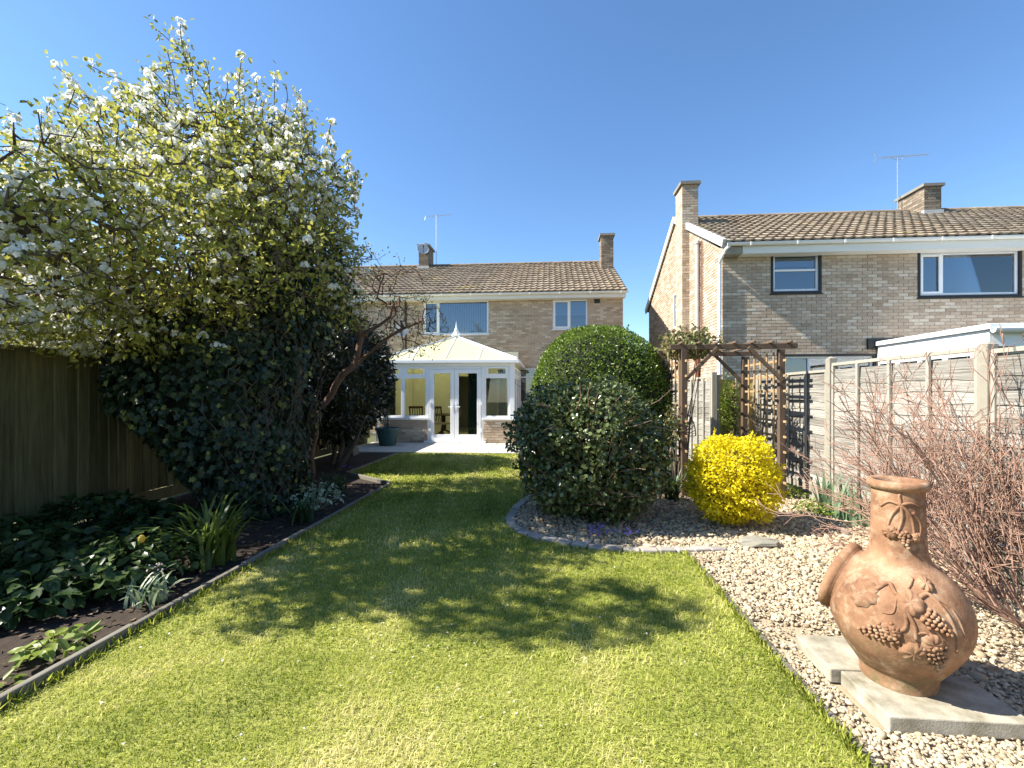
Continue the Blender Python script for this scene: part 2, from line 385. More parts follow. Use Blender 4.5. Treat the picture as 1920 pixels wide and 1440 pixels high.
def core(name, c, rad, seed, amp, freq, power, scale, mat, parent, zmin=.02):
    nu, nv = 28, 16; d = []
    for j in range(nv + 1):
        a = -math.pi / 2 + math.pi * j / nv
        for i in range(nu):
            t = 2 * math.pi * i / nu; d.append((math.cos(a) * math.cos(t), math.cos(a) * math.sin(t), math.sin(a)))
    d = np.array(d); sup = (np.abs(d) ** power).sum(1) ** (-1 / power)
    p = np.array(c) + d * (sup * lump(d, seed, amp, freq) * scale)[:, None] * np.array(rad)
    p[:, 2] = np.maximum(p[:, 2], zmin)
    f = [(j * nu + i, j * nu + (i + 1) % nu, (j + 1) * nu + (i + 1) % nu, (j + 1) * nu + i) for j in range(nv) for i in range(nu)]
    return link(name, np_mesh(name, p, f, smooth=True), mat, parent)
def grow(limbs, targets, seed, seg=.16, wig=.05, rmin=.004, expo=.43, sides=5, lift=.12, late=()):
    """branch skeleton: limbs are polylines (first one from the ground), targets are reached from the nearest branch.
    returns MB of the wood, tip points, tip directions and thin twig nodes"""
    rg = np.random.default_rng(seed)
    P = []; par = []
    for li, pts in enumerate(limbs):
        pts = [np.array(p, float) for p in pts]
        if li == 0: last = -1; start = 0
        else:
            A = np.array(P); last = int(((A - pts[0]) ** 2).sum(1).argmin()); start = 1
        prev = None
        for i in range(start, len(pts)):
            a = pts[i - 1] if i > 0 else None
            if a is None: P.append(pts[0]); par.append(-1); last = 0; continue
            m = max(1, int(np.linalg.norm(pts[i] - a) / (seg * 1.3)))
            base = P[last].copy()
            for k in range(1, m + 1):
                q = base + (pts[i] - base) * k / m + rg.normal(size=3) * wig * .35
                P.append(q); par.append(last); last = len(P) - 1
    T = np.array(targets); A = np.array(P)
    order = np.argsort([((A - t) ** 2).sum(1).min() for t in T])
    buf = np.zeros((len(P) + len(T) * 40 + len(late) * 60, 3)); buf[:len(P)] = A; n = len(P); tips = []
    for ti in order:
        t = T[ti]; j = int(((buf[:n] - t) ** 2).sum(1).argmin()); a = buf[j].copy(); dist = np.linalg.norm(t - a)
        if dist < seg * .3: continue
        m = min(36, max(1, int(dist / seg + .5))); last = j
        off = rg.normal(size=3) * dist * .10 + np.array([0, 0, -lift * dist])
        for k in range(1, m + 1):
            s = k / m; q = a + (t - a) * s + off * math.sin(math.pi * s) + (rg.normal(size=3) * wig * .5 if k < m else 0)
            buf[n] = q; par.append(last); last = n; n += 1
        tips.append(last)
    for pts in late:                                   # shoots that leave the finished crown
        q0 = np.array(pts[0]); last = int(((buf[:n] - q0) ** 2).sum(1).argmin())
        for q1 in pts:
            a = buf[last].copy(); q1 = np.array(q1); m = min(14, max(1, int(np.linalg.norm(q1 - a) / (seg * .8) + .5)))
            for k in range(1, m + 1): buf[n] = a + (q1 - a) * k / m + rg.normal(size=3) * wig * .22; par.append(last); last = n; n += 1
    P = buf[:n]; par = np.array(par); cnt = np.zeros(n); child = np.zeros(n, bool)
    for i in range(n - 1, 0, -1):
        if par[i] >= 0:
            child[par[i]] = True
    cnt[~child] = 1
    for i in range(n - 1, 0, -1):
        if par[i] >= 0: cnt[par[i]] += cnt[i]
    rad = rmin * np.maximum(cnt, 1) ** expo
    # frusta
    idx = np.arange(1, n); a = P[par[idx]]; b = P[idx]; d = unit(b - a)
    ref = np.where(np.abs(d[:, 2:3]) > .9, np.array([[1., 0, 0]]), np.array([[0, 0, 1.]]))
    u = unit(np.cross(d, ref)); w = np.cross(d, u); ang = 2 * np.pi * np.arange(sides) / sides
    ring = u[:, None, :] * np.cos(ang)[None, :, None] + w[:, None, :] * np.sin(ang)[None, :, None]
    ra = np.minimum(rad[par[idx]], rad[idx] * 1.6)[:, None, None]; rb = rad[idx][:, None, None]
    va = a[:, None, :] + ring * ra; vb = (b + d * .15 * rb[:, 0])[:, None, :] + ring * rb
    v = np.concatenate([va, vb], 1).reshape(-1, 3); base = np.arange(len(idx))[:, None, None] * 2 * sides
    k = np.arange(sides); q = np.stack([k, (k + 1) % sides, sides + (k + 1) % sides, sides + k], 1)[None]
    f = (base + q).reshape(-1, 4)
    thin = np.where(rad < rmin * 1.9)[0]; thin = thin[thin > 0]
    return (v, f), P[thin], unit(P[thin] - P[par[thin]]), P, rad
def wood(name, vf, mat, parent): return link(name, np_mesh(name, vf[0], vf[1], smooth=True), mat, parent)
def in_ellipsoids(n, ells, rng, shellbias=.6):
    out = []
    vol = np.array([a[1][0] * a[1][1] * a[1][2] * (a[2] if len(a) > 2 else 1) for a in ells]); vol = vol / vol.sum()
    for (e, pv) in zip(ells, vol):
        m = max(1, int(n * pv)); d = rand_dirs(m, rng); r = rng.random(m) ** (1 / 3 * (1 - shellbias * .5))
        out.append(np.array(e[0]) + d * r[:, None] * np.array(e[1]))
    return np.concatenate(out)

# ------------------------------------------------------------------ building helpers
BR_L, BR_H, BR_W = .225, .075, .0
BRICK_ME = {}
def brick_unit(l):
    key = round(l, 3)
    if key not in BRICK_ME:
        b = MB(); h = .0655; t = .012; e = .004; L = l - .0095
        vs = [(-L / 2, 0, -h / 2), (L / 2, 0, -h / 2), (L / 2, 0, h / 2), (-L / 2, 0, h / 2),
              (-L / 2 + e, -t, -h / 2 + e), (L / 2 - e, -t, -h / 2 + e), (L / 2 - e, -t, h / 2 - e), (-L / 2 + e, -t, h / 2 - e)]
        b.add(vs, [(4, 5, 6, 7), (0, 1, 5, 4), (1, 2, 6, 5), (2, 3, 7, 6), (3, 0, 4, 7)])
        BRICK_ME[key] = b.mesh('brick'); BRICK_ME[key].materials.append(M_BRICK_O)
    return BRICK_ME[key]
def layout_bricks(a0, a1, z0, z1, holes, top=None):
    """running bond rows over a span, cut at openings; yields centre, z, length"""
    out = []; row = 0; z = z0
    while z + BR_H <= z1 + .001:
        zc = z + BR_H / 2
        cuts = [(h[0], h[1]) for h in holes if h[2] < zc < h[3]]
        lo, hi = a0, a1
        if top: lo, hi = top(zc + BR_H / 2, a0, a1)
        spans = []; cur = lo
        for c in sorted(cuts):
            if c[0] > cur: spans.append((cur, min(c[0], hi)))
            cur = max(cur, c[1])
        if cur < hi: spans.append((cur, hi))
        off = (row % 2) * BR_L / 2
        for s0, s1 in spans:
            k = math.floor((s0 - a0 - off) / BR_L); x = a0 + off + k * BR_L
            while x < s1 - .02:
                e0, e1 = max(x, s0), min(x + BR_L, s1)
                if e1 - e0 > .035: out.append(((e0 + e1) / 2, zc, e1 - e0))
                x += BR_L
        row += 1; z += BR_H
    return out
def brick_wall(parent, wall_part, bricks, to_world, rotz, nsingle, score, jitter=.003):
    """bricks: list (a, z, len). to_world(a,z)->point; the nsingle best by score become single objects, the rest one mass"""
    order = sorted(range(len(bricks)), key=lambda i: score(bricks[i])) if nsingle else []
    single = set(i for i in order[:nsingle] if bricks[i][2] > .1)
    mass = MB(); rot = Matrix.Rotation(rotz, 3, 'Z')
    for i, (a, z, l) in enumerate(bricks):
        p = Vector(to_world(a, z)); j = random.uniform(-jitter, jitter)
        p += rot @ Vector((0, j, 0))
        if i in single:
            me = brick_unit(round(l * 80) / 80)
            link('brick', me, None, wall_part, loc=p, rot=(0, 0, rotz))
        else:
            me = brick_unit(round(l * 80) / 80)
            vs = [p + rot @ v.co for v in me.vertices]
            mass.add(vs, [tuple(f.vertices) for f in me.polygons], random.random())
    if mass.f:
        o = link('brickwork', mass.mesh('brickwork'), M_BRICK_A, parent, kind='stuff')
def wall_with_holes(x0, x1, z0, z1, holes, y, th, axis='x', flip=1):
    """slab with rectangular openings; returns MB. axis x: wall along x at y (front) .. y+th"""
    xs = sorted(set([x0, x1] + [min(max(h[i], x0), x1) for h in holes for i in (0, 1)]))
    zs = sorted(set([z0, z1] + [min(max(h[i], z0), z1) for h in holes for i in (2, 3)]))
    b = MB()
    def pt(a, d, z): return (a, y + d, z) if axis == 'x' else (y + d, a, z)
    hole = lambda a, z: any(h[0] < a < h[1] and h[2] < z < h[3] for h in holes)
    for i in range(len(xs) - 1):
        for k in range(len(zs) - 1):
            a0, a1, c0, c1 = xs[i], xs[i + 1], zs[k], zs[k + 1]
            if hole((a0 + a1) / 2, (c0 + c1) / 2): continue
            b.add([pt(a0, 0, c0), pt(a1, 0, c0), pt(a1, 0, c1), pt(a0, 0, c1)], [(0, 1, 2, 3)])
            b.add([pt(a0, th, c0), pt(a1, th, c0), pt(a1, th, c1), pt(a0, th, c1)], [(3, 2, 1, 0)])
    for h in holes:
        for (a0, c0, a1, c1) in ((h[0], h[2], h[0], h[3]), (h[1], h[2], h[1], h[3]), (h[0], h[2], h[1], h[2]), (h[0], h[3], h[1], h[3])):
            b.add([pt(a0, 0, c0), pt(a1, 0, c1), pt(a1, th, c1), pt(a0, th, c0)], [(0, 1, 2, 3)])
    return b
def frame_ring(x0, x1, z0, z1, y0, y1, w, b=None):
    b = b or MB()
    b.box((x0, y0, z0), (x0 + w, y1, z1)); b.box((x1 - w, y0, z0), (x1, y1, z1))
    b.box((x0 + w, y0, z0), (x1 - w, y1, z0 + w)); b.box((x0 + w, y0, z1 - w), (x1 - w, y1, z1)); return b
def window(parent, x0, x1, z0, z1, Y, mull=(), trans=(), surround=None, blind=None, sill=True, casement=None, depth=.5):
    """upvc window set in the wall opening on the plane y = Y (facing -y)"""
    b = frame_ring(x0 + .003, x1 - .003, z0 + .003, z1 - .003, Y + .03, Y + .10, .055)
    for m in mull: b.box((m - .03, Y + .032, z0 + .058), (m + .03, Y + .098, z1 - .058))
    for (t, a0, a1) in trans: b.box((a0, Y + .034, t - .025), (a1, Y + .096, t + .025))
    w = bevel(link('window', b.mesh('window'), M_UPVC, parent), .006)
    xs = [x0 + .058] + [m for m in mull] + [x1 - .058]
    for i in range(len(xs) - 1):
        a0 = xs[i] + (.03 if i > 0 else 0); a1 = xs[i + 1] - (.03 if i < len(xs) - 2 else 0)
        zz = [z0 + .058] + [t for (t, p, q) in trans if p < (a0 + a1) / 2 < q] + [z1 - .058]
        for k in range(len(zz) - 1):
            c0 = zz[k] + (.025 if k > 0 else 0); c1 = zz[k + 1] - (.025 if k < len(zz) - 2 else 0)
            g = MB().box((a0, Y + .06, c0), (a1, Y + .068, c1)); link('pane', g.mesh('pane'), M_GLASS, w)
            if casement is not None and i in casement:
                cb = frame_ring(a0 - .012, a1 + .012, c0 - .012, c1 + .012, Y + .018, Y + .055, .05)
                bevel(link('sash', cb.mesh('sash'), M_UPVC, w), .005)
    if surround:
        sb = frame_ring(x0 - .045, x1 + .045, z0 - .05, z1 + .04, Y - .022, Y + .03, .05)
        link('surround', sb.mesh('surround'), M_BLACKF, w)
        link('sill', MB().box((x0 - .07, Y - .05, z0 - .075), (x1 + .07, Y + .02, z0 - .052)).mesh('sill'), M_BLACKF, w)
    elif sill:
        bevel(link('sill', MB().box((x0 - .03, Y - .045, z0 - .035), (x1 + .03, Y + .03, z0 + .0)).mesh('sill'), M_UPVC, w), .006)
    # room behind the glass
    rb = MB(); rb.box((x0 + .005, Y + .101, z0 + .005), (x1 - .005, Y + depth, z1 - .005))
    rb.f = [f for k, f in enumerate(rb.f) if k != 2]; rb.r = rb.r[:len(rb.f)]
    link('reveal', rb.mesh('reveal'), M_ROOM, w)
    if blind == 'vertical':
        n = int((x1 - x0) / .085)
        for i in range(n):
            xx = x0 + .05 + (x1 - x0 - .1) * (i + .5) / n
            s = MB().beam((xx - .038, Y + .155, 0), (xx + .038, Y + .125, 0), .002, .002)
            s = MB().add([(xx - .040, Y + .165, z0 + .03), (xx + .036, Y + .125, z0 + .03), (xx + .036, Y + .125, z1 - .03), (xx - .040, Y + .165, z1 - .03),
                          (xx - .040, Y + .167, z0 + .03), (xx + .036, Y + .127, z0 + .03), (xx + .036, Y + .127, z1 - .03), (xx - .040, Y + .167, z1 - .03)],
                         [(0, 1, 2, 3), (7, 6, 5, 4), (0, 3, 7, 4), (1, 5, 6, 2)])
            link('blind_slat', s.mesh('blind_slat'), M_BLIND, w)
    elif blind:
        zb = z1 - (z1 - z0) * blind
        link('roller_blind', MB().box((x0 + .06, Y + .12, zb), (x1 - .06, Y + .125, z1 - .03)).mesh('roller_blind'), M_ROLLER, w)
    return w
TILE_W, TILE_G = .215, .335
def tile_unit():
    b = MB(); s = [0, .08, .40, .55, .68, .80, .92, 1.06]; z = [.006, .0, .0, .008, .020, .023, .015, .0]
    n = len(s); vs = []
    for (v, lift) in ((-.012, .052), (TILE_G + .03, .004)):
        for i in range(n): vs.append((s[i] * TILE_W, v, z[i] + lift))
    for i in range(n): vs.append((s[i] * TILE_W, -.012, z[i] + .052 - .04))
    fs = [(i, i + 1, n + i + 1, n + i) for i in range(n - 1)] + [(2 * n + i, 2 * n + i + 1, i + 1, i) for i in range(n - 1)]
    b.add(vs, fs); me = b.mesh('tile', smooth=False); me.materials.append(M_TILE_O); return me
TILE_ME = tile_unit()
TILE_V = np.array([v.co[:] for v in TILE_ME.vertices]); TILE_F = [tuple(f.vertices) for f in TILE_ME.polygons]
def roof_tiles(parent, roof, x0, x1, ye, ze, yr, zr, nsingle, score):
    pitch = math.atan2(zr - ze, yr - ye); Ls = math.hypot(zr - ze, yr - ye); rows = int(Ls / TILE_G); g = Ls / rows
    cols = int((x1 - x0) / TILE_W); w = (x1 - x0) / cols
    rot = np.array(Matrix.Rotation(pitch, 3, 'X')); items = []
    for r in range(rows):
        for c in range(cols):
            items.append((x0 + c * w, ye + math.cos(pitch) * g * r, ze + math.sin(pitch) * g * r))
    order = sorted(range(len(items)), key=lambda i: score(items[i])); single = set(order[:nsingle])
    V = []; F = []; Rr = []
    for i, p in enumerate(items):
        j = (random.uniform(-.002, .002), random.uniform(-.006, .006), random.uniform(0, .005))
        q = (p[0] + j[0], p[1] + j[1], p[2] + j[2])
        if i in single: link('tile', TILE_ME, None, roof, loc=q, rot=(pitch, 0, 0))
        else:
            o = len(V) * len(TILE_V); V.append(TILE_V @ rot.T + np.array(q)); F += [tuple(k + o for k in f) for f in TILE_F]; Rr += [random.random()] * len(TILE_F)
    if V: link('tile_field', np_mesh('tile_field', np.concatenate(V), np.array(F), Rr), M_TILE_A, parent, kind='stuff')
def fdist(x, y): return -x * SN + y * CS
def stack_mesh(x0, x1, y0, y1, z0, z1):
    """a chimney stack with real brick courses on its four sides"""
    b = MB(); b.box((x0 + .012, y0 + .012, z0), (x1 - .012, y1 - .012, z1)); z = z0; row = 0
    while z + .075 <= z1 + .001:
        off = (row % 2) * .1125
        for side in range(4):
            lo, hi = ((x0, x1), (y0, y1))[side % 2]
            a = lo - off
            while a < hi - .02:
                e0, e1 = max(a, lo) + .004, min(a + .225, hi) - .004; a += .225
                if e1 - e0 < .03: continue
                r = random.random(); k = random.uniform(-.002, .002); za, zb = z + .004, z + .071
                if side == 0: b.box((e0, y0 + k, za), (e1, y0 + .02, zb), r)
                elif side == 2: b.box((e0, y1 - .02, za), (e1, y1 + k, zb), r)
                elif side == 3: b.box((x0 + k, e0, za), (x0 + .02, e1, zb), r)
                else: b.box((x1 - .02, e0, za), (x1 + k, e1, zb), r)
        z += .075; row += 1
    return b
def chimney(parent, x0, x1, y0, y1, z0, z1, pots=0):
    c = link('chimney', stack_mesh(x0, x1, y0, y1, z0, z1 - .10).mesh('chimney'), M_STACK_A, parent)
    link('chimney_cap', MB().box((x0 - .06, y0 - .06, z1 - .10), (x1 + .06, y1 + .06, z1 - .02)).mesh('chimney_cap'), M_CAPSTONE, c)
    for k in range(pots):
        yy = y0 + (y1 - y0) * (k + 1) / (pots + 1); link('flue_cap', MB().lathe([(.0, .10), (.10, .09), (.11, .02), (.10, -.02)], ((x0 + x1) / 2, yy, z1), 12).mesh('flue_cap'), M_CAPSTONE, c)
    b = MB(); b.box((x0 - .03, y0 - .025, z0 - .0), (x1 + .03, y0 + .06, z0 + .16)); return c
def aerial(label, base, top, boom_dx, n=9):
    t = thing('television_aerial', label, 'aerial', base)
    link('mast', MB().tube([base, top], .016, 6).mesh('mast'), M_ALU, t)
    x, y, z = top; a = (x - boom_dx * .42, y, z - .03); c = (x + boom_dx * .58, y, z + .02)
    bo = link('boom', MB().tube([a, c], .011, 6).mesh('boom'), M_ALU, t)
    for i in range(n):
        f = .16 + .84 * i / (n - 1); px = a[0] + (c[0] - a[0]) * f; pz = a[2] + (c[2] - a[2]) * f
        link('element', MB().tube([(px, y - .11, pz), (px, y + .11, pz)], .005, 4).mesh('element'), M_ALU, bo)
    r = MB()
    for s in (-1, 1): r.tube([a, (a[0] - .05, y, a[2] + s * .17)], .008, 4); r.tube([(a[0] - .05, y - .14, a[2] + s * .17), (a[0] - .05, y + .14, a[2] + s * .17)], .006, 4)
    link('reflector', r.mesh('reflector'), M_ALU, bo)
    k = MB().tube([(x - .18, y, z), (x - .12, y, z - .09), (x + .12, y, z - .09), (x + .18, y, z)], .008, 5); link('cradle', k.mesh('cradle'), M_ALU, t)
    return t
def dish(label, c, d, r, wall):
    t = thing('satellite_dish', label, 'satellite dish', wall)
    d = Vector(d).normalized(); q = d.to_track_quat('Z', 'Y').to_matrix(); b = MB(); prof = [(r * k / 5, .35 * r * (k / 5) ** 2) for k in range(0, 6)]
    prof = [(max(p[0], .002), p[1]) for p in prof] + [(r, .35 * r - .012)] + [(max(r * k / 5, .002), .35 * r * (k / 5) ** 2 - .012) for k in range(4, -1, -1)]
    b.lathe(prof, (0, 0, 0), 20); b.v = [tuple(Vector(c) + q @ (Vector(v) - Vector((0, 0, 0)))) for v in b.v]
    link('reflector', b.mesh('reflector', True), M_DISHG, t)
    f = Vector(c) + d * r * 1.1; low = Vector(c) + q @ Vector((0, -r * .95, .3 * r))
    link('feed_arm', MB().tube([low, f], .012, 5).tube([f, f - d * .09], .03, 8).mesh('feed_arm'), M_DKMETAL, t)
    link('bracket', MB().tube([Vector(c) - d * .01, Vector(wall)], .02, 6).mesh('bracket'), M_DKMETAL, t)
    return t
def gutter(parent, x0, x1, y, z, name='gutter'):
    b = MB(); prof = [(-.055, 0), (-.05, -.035), (-.03, -.06), (0, -.068), (.03, -.06), (.05, -.035), (.055, 0), (.048, 0), (.0, -.058), (-.048, 0)]
    n = len(prof); vs = [(x, y + p[0], z + p[1]) for x in (x0, x1) for p in prof]
    b.add(vs, [(k, (k + 1) % n, n + (k + 1) % n, n + k) for k in range(n)] + [tuple(range(n)), tuple(range(2 * n - 1, n - 1, -1))])
    g = link(name, b.mesh(name), M_FASCIA, parent)
    x = x0 + .5
    while x < x1:
        link('gutter_bracket', MB().box((x, y - .06, z - .075), (x + .035, y + .03, z + .004)).mesh('gutter_bracket'), M_FASCIA, g); x += 1.02
    return g

# ------------------------------------------------------------------ ground
BED = [(1.50, 4.26), (1.15, 4.19), (.8, 4.17), (.42, 4.22), (.1, 4.36), (-.12, 4.47), (-.28, 4.64), (-.40, 4.87), (-.44, 5.15), (-.42, 5.5), (-.32, 6.0), (-.12, 6.7), (.1, 7.5), (.3, 8.7)]
LAWN = [(-2.40, -2.0), (1.20, -2.0), (1.20, 4.25)] + BED[1:] + [(1.7, 8.75), (1.7, 10.72), (-3.55, 10.72), (-3.55, 7.82), (-2.43, 6.9)]
link('ground', MB().add([(-400, -60, -.06), (400, -60, -.06), (400, 700, -.06), (-400, 700, -.06)], [(0, 1, 2, 3)]).mesh('ground'), M_GROUND, kind='structure')
sheet('lawn', LAWN, 0.0, M_TURF)
sheet('flower_bed', [(-5.12, -2), (-2.47, -2), (-2.47, 6.9), (-3.58, 7.78), (-3.58, 10.7), (-5.12, 10.7)], -.004, M_SOIL)
sheet('gravel_ground', [(1.23, -2), (3.47, -2), (3.47, 8.75), (.3, 8.75)] + BED[::-1][1:-1] + [(1.23, 4.20)], -.008, M_GRAVBASE)
# patio slabs
pb = MB().box((-5.1, 10.76, -.03), (2.6, 13.1, .012)); patio = link('patio', pb.mesh('patio'), M_JOINT, kind='structure')
def patio_slabs():
    y = 10.75; rows = [.45, .6, .45, .62]; k = 0
    for h in rows:
        x = -5.1 - random.random() * .3
        while x < 2.6:
            w = random.choice([.45, .6, .6, .75, .9]); a0, a1 = max(x, -5.08), min(x + w, 2.58); x += w
            if a1 - a0 < .1: continue
            z = .03 + random.uniform(-.002, .002)
            o = link('paving_slab', MB().box((a0 + .006, y + .006, .0), (a1 - .006, y + h - .006, z)).mesh('paving_slab'), M_PAVE, patio); bevel(o, .005, 1)
        y += h
patio_slabs()

# ------------------------------------------------------------------ the semi-detached house at the end of the lawn
HY = 16.05; HX0, HX1 = -12.4, 2.53; EAVE = 4.86
house = thing('semi_detached_house', 'buff brick semi-detached house at the end of the lawn, behind the conservatory', 'house', (-3, HY, 0))
wA = (PX(793, HY), PX(916, HY), PZ(855, 627, HY), PZ(855, 563.5, HY))
wB = (PX(1036, HY), PX(1102, HY), PZ(1070, 617, HY), PZ(1070, 561, HY))
wC = (PX(968, HY), PX(1050, HY), 1.10, PZ(985, 690, HY))
DOORW = (-3.35, -1.75, .05, 2.12)
holesH = [wA, wB, wC, DOORW]
wallm = wall_with_holes(HX0, HX1, -.05, EAVE, holesH, HY, .28)
wall = link('wall', wallm.mesh('wall'), M_MORTAR, house)
bl = layout_bricks(-9.5, HX1, 0.0, EAVE - .02, holesH)
CONS_IN = (-4.9, -1.0, 0, 2.3)
bl = [b for b in bl if not (CONS_IN[0] < b[0] < CONS_IN[1] and b[1] < 2.28)]
brick_wall(house, wall, bl, lambda a, z: (a, HY, z), 0, 300, lambda b: (abs(b[0] - .2) * .7 + abs(b[1] - 3.9) * 1.0) + (9 if b[1] < 2.6 or b[0] < -4.9 else 0))
side = MB()
side.add([(HX1, HY, -.05), (HX1, HY + 8, -.05), (HX1, HY + 8, EAVE), (HX1, HY + 4, 7.05), (HX1, HY, EAVE)], [(0, 1, 2, 3, 4)])
side.add([(HX0, HY, -.05), (HX0, HY + 8, -.05), (HX0, HY + 8, EAVE), (HX0, HY + 4, 7.05), (HX0, HY, EAVE)], [(4, 3, 2, 1, 0)])
side.add([(HX0, HY + 8, -.05), (HX1, HY + 8, -.05), (HX1, HY + 8, EAVE), (HX0, HY + 8, EAVE)], [(0, 1, 2, 3)])
link('gable_wall', side.mesh('gable_wall'), M_MORTAR, house)
def roof_shell(parent, x0, x1, ye, ze, yr, zr):
    b = MB(); d = 2 * yr - ye
    b.add([(x0, ye, ze), (x1, ye, ze), (x1, yr, zr), (x0, yr, zr), (x1, d, ze), (x0, d, ze),
           (x0, ye, ze - .05), (x1, ye, ze - .05), (x1, yr, zr - .05), (x0, yr, zr - .05), (x1, d, ze - .05), (x0, d, ze - .05)],
          [(0, 1, 2, 3), (3, 2, 4, 5), (7, 6, 9, 8), (8, 9, 11, 10), (0, 6, 7, 1), (5, 4, 10, 11), (1, 7, 8, 2), (2, 8, 10, 4), (3, 9, 6, 0), (5, 11, 9, 3)])
    r = link('roof', b.mesh('roof'), M_TILE_A, parent)
    x = x0; k = 0
    while x < x1 - .05:
        e = min(x + .45, x1); m = MB()
        vs = []
        for xx, s in ((x, 1.0), (e + .03, .93)):
            for i in range(7):
                t = math.pi * i / 6; vs.append((xx, yr - math.cos(t) * .12 * s, zr + .01 + math.sin(t) * .085 * s))
        m.add(vs, [(i, 7 + i, 8 + i, i + 1) for i in range(6)] + [tuple(range(7))]); link('ridge_tile', m.mesh('ridge_tile'), M_TILE_O, r); x += .45
    return r
YE, ZE = HY - .36, EAVE + .04; YR, ZR = HY + 4, 7.10
roof = roof_shell(house, HX0 - .1, HX1 + .09, YE, ZE, YR, ZR)
roof_tiles(house, roof, HX0 - .1, HX1 + .08, YE, ZE + .012, YR, ZR, 300, lambda p: abs(p[0] - .0) + (p[2] - ZE) * .2)
fas = link('fascia', MB().box((HX0, HY - .30, EAVE - .15), (HX1 + .05, HY - .275, EAVE + .03)).mesh('fascia'), M_FASCIA, house)
link('soffit', MB().box((HX0, HY - .275, EAVE - .15), (HX1 + .05, HY - .002, EAVE - .13)).mesh('soffit'), M_FASCIA, house)
gutter(house, HX0, HX1 + .12, HY - .365, EAVE + .035)
window(house, *wA, HY, mull=(PX(822, HY),), blind='vertical', casement=(0,))
window(house, *wB, HY, mull=(PX(1068, HY),), blind=.52, casement=(0,))
window(house, *wC, HY, trans=((wC[3] - .32, wC[0], wC[1]),))
chimney(house, PX(785, HY + 3.6), PX(803, HY + 3.6), HY + 3.6, HY + 4.5, 6.55, PZ(795, 457, HY + 3.6), 2)
chimney(house, 2.08, 2.56, HY + 2.6, HY + 3.3, 5.5, PZ(1138, 437, HY + 2.6), 1)
link('lead_flashing', MB().box((2.05, HY + 2.55, 5.98), (2.60, HY + 2.66, 6.42)).mesh('lead_flashing'), M_LEAD, house)
link('lead_flashing', MB().box((PX(785, HY + 3.6) - .05, HY + 3.53, 6.80), (PX(803, HY + 3.6) + .04, HY + 3.66, 7.0)).mesh('lead_flashing'), M_LEAD, house)
xd = PX(762, HY)
link('downpipe', MB().tube([(xd, HY - .05, .1), (xd, HY - .05, EAVE - .16)], .03, 8).mesh('downpipe'), M_PIPEB, house)
link('air_brick', MB().box((PX(1114, HY), HY - .016, PZ(1118, 569, HY)), (PX(1125, HY), HY - .001, PZ(1118, 560, HY))).mesh('air_brick'), M_BLACKF, house)
dish('round grey satellite dish on the brick wall beside the black downpipe', (PX(752, HY - .35), HY - .35, PZ(752, 624, HY)), (.55, -.78, .35), .25, (PX(747, HY) - .02, HY, PZ(752, 632, HY)))
dish('small grey satellite dish fixed to the chimney above the tree', (PX(793, HY + 3.4), HY + 3.38, PZ(793, 469, HY + 3.4)), (.35, -.85, .35), .26, (PX(795, HY + 3.6), HY + 3.60, PZ(793, 472, HY + 3.4)))
ax = PX(818, HY + 4)
aerial('thin television aerial on the chimney of the house behind the conservatory', (ax, HY + 4.0, 6.9), (ax, HY + 4.0, PZ(818, 404, HY + 4)), 1.15)

# ------------------------------------------------------------------ the neighbouring house on the right
NY = 11.3; NX0, NX1 = 4.10, 18.6
nb = thing('semi_detached_house', 'nearer brick house beyond the right fence with white gutter and big window', 'house', (8, NY, 0))
nA = (PX(1449, NY), PX(1536, NY), PZ(1490, 546, NY), PZ(1490, 475, NY))
nB = (PX(1724, NY), PX(1911, NY), PZ(1820, 553, NY), PZ(1820, 471, NY))
nC = (PX(1470, NY), PX(1638, NY), .95, PZ(1550, 667, NY))
holesN = [nA, nB, nC]
wallN = link('wall', wall_with_holes(NX0, NX1, -.05, EAVE, holesN, NY, .28).mesh('wall'), M_MORTAR, nb)
bl = layout_bricks(NX0, 13.2, 0, EAVE - .02, [(h[0] - .045, h[1] + .045, h[2] - .075, h[3] + .04) for h in holesN])
brick_wall(nb, wallN, bl, lambda a, z: (a, NY, z), 0, 300, lambda b: abs(b[0] - 7.0) * .6 + abs(b[1] - 3.6) + (9 if b[1] < 2.5 or b[0] > 10.5 else 0))
# left gable wall facing -x
sw = [(14.9, 15.55, 3.55, 4.72)]
gm = wall_with_holes(NY, NY + 8, -.05, EAVE, sw, NX0, .28, axis='y')
gm.add([(NX0, NY, EAVE), (NX0, NY + 8, EAVE), (NX0, NY + 4, 7.05)], [(2, 1, 0)])
gw = link('gable_wall', gm.mesh('gable_wall'), M_MORTAR, nb)
def gtop(z, a0, a1):
    if z <= EAVE: return a0, a1
    k = (z - EAVE) / (7.05 - EAVE); return a0 + 4 * k, a1 - 4 * k
bl = layout_bricks(NY, NY + 8, 0, 6.98, sw, gtop)
brick_wall(nb, gw, bl, lambda a, z: (NX0, a, z), -math.pi / 2, 0, None)
link('rear_wall', MB().add([(NX0, NY + 8, -.05), (NX1, NY + 8, -.05), (NX1, NY + 8, EAVE), (NX0, NY + 8, EAVE)], [(0, 1, 2, 3)]).add(
    [(NX1, NY, -.05), (NX1, NY + 8, -.05), (NX1, NY + 8, EAVE), (NX1, NY + 4, 7.05), (NX1, NY, EAVE)], [(0, 1, 2, 3, 4)]).mesh('rear_wall'), M_MORTAR, nb)
nYE, nYR = NY - .36, NY + 4
roofN = roof_shell(nb, NX0 - .07, NX1, nYE, ZE, nYR, ZR)
roof_tiles(nb, roofN, NX0 - .05, NX1, nYE, ZE + .012, nYR, ZR, 300, lambda p: abs(p[0] - 7.2) * .8 + (p[2] - ZE) * .3)
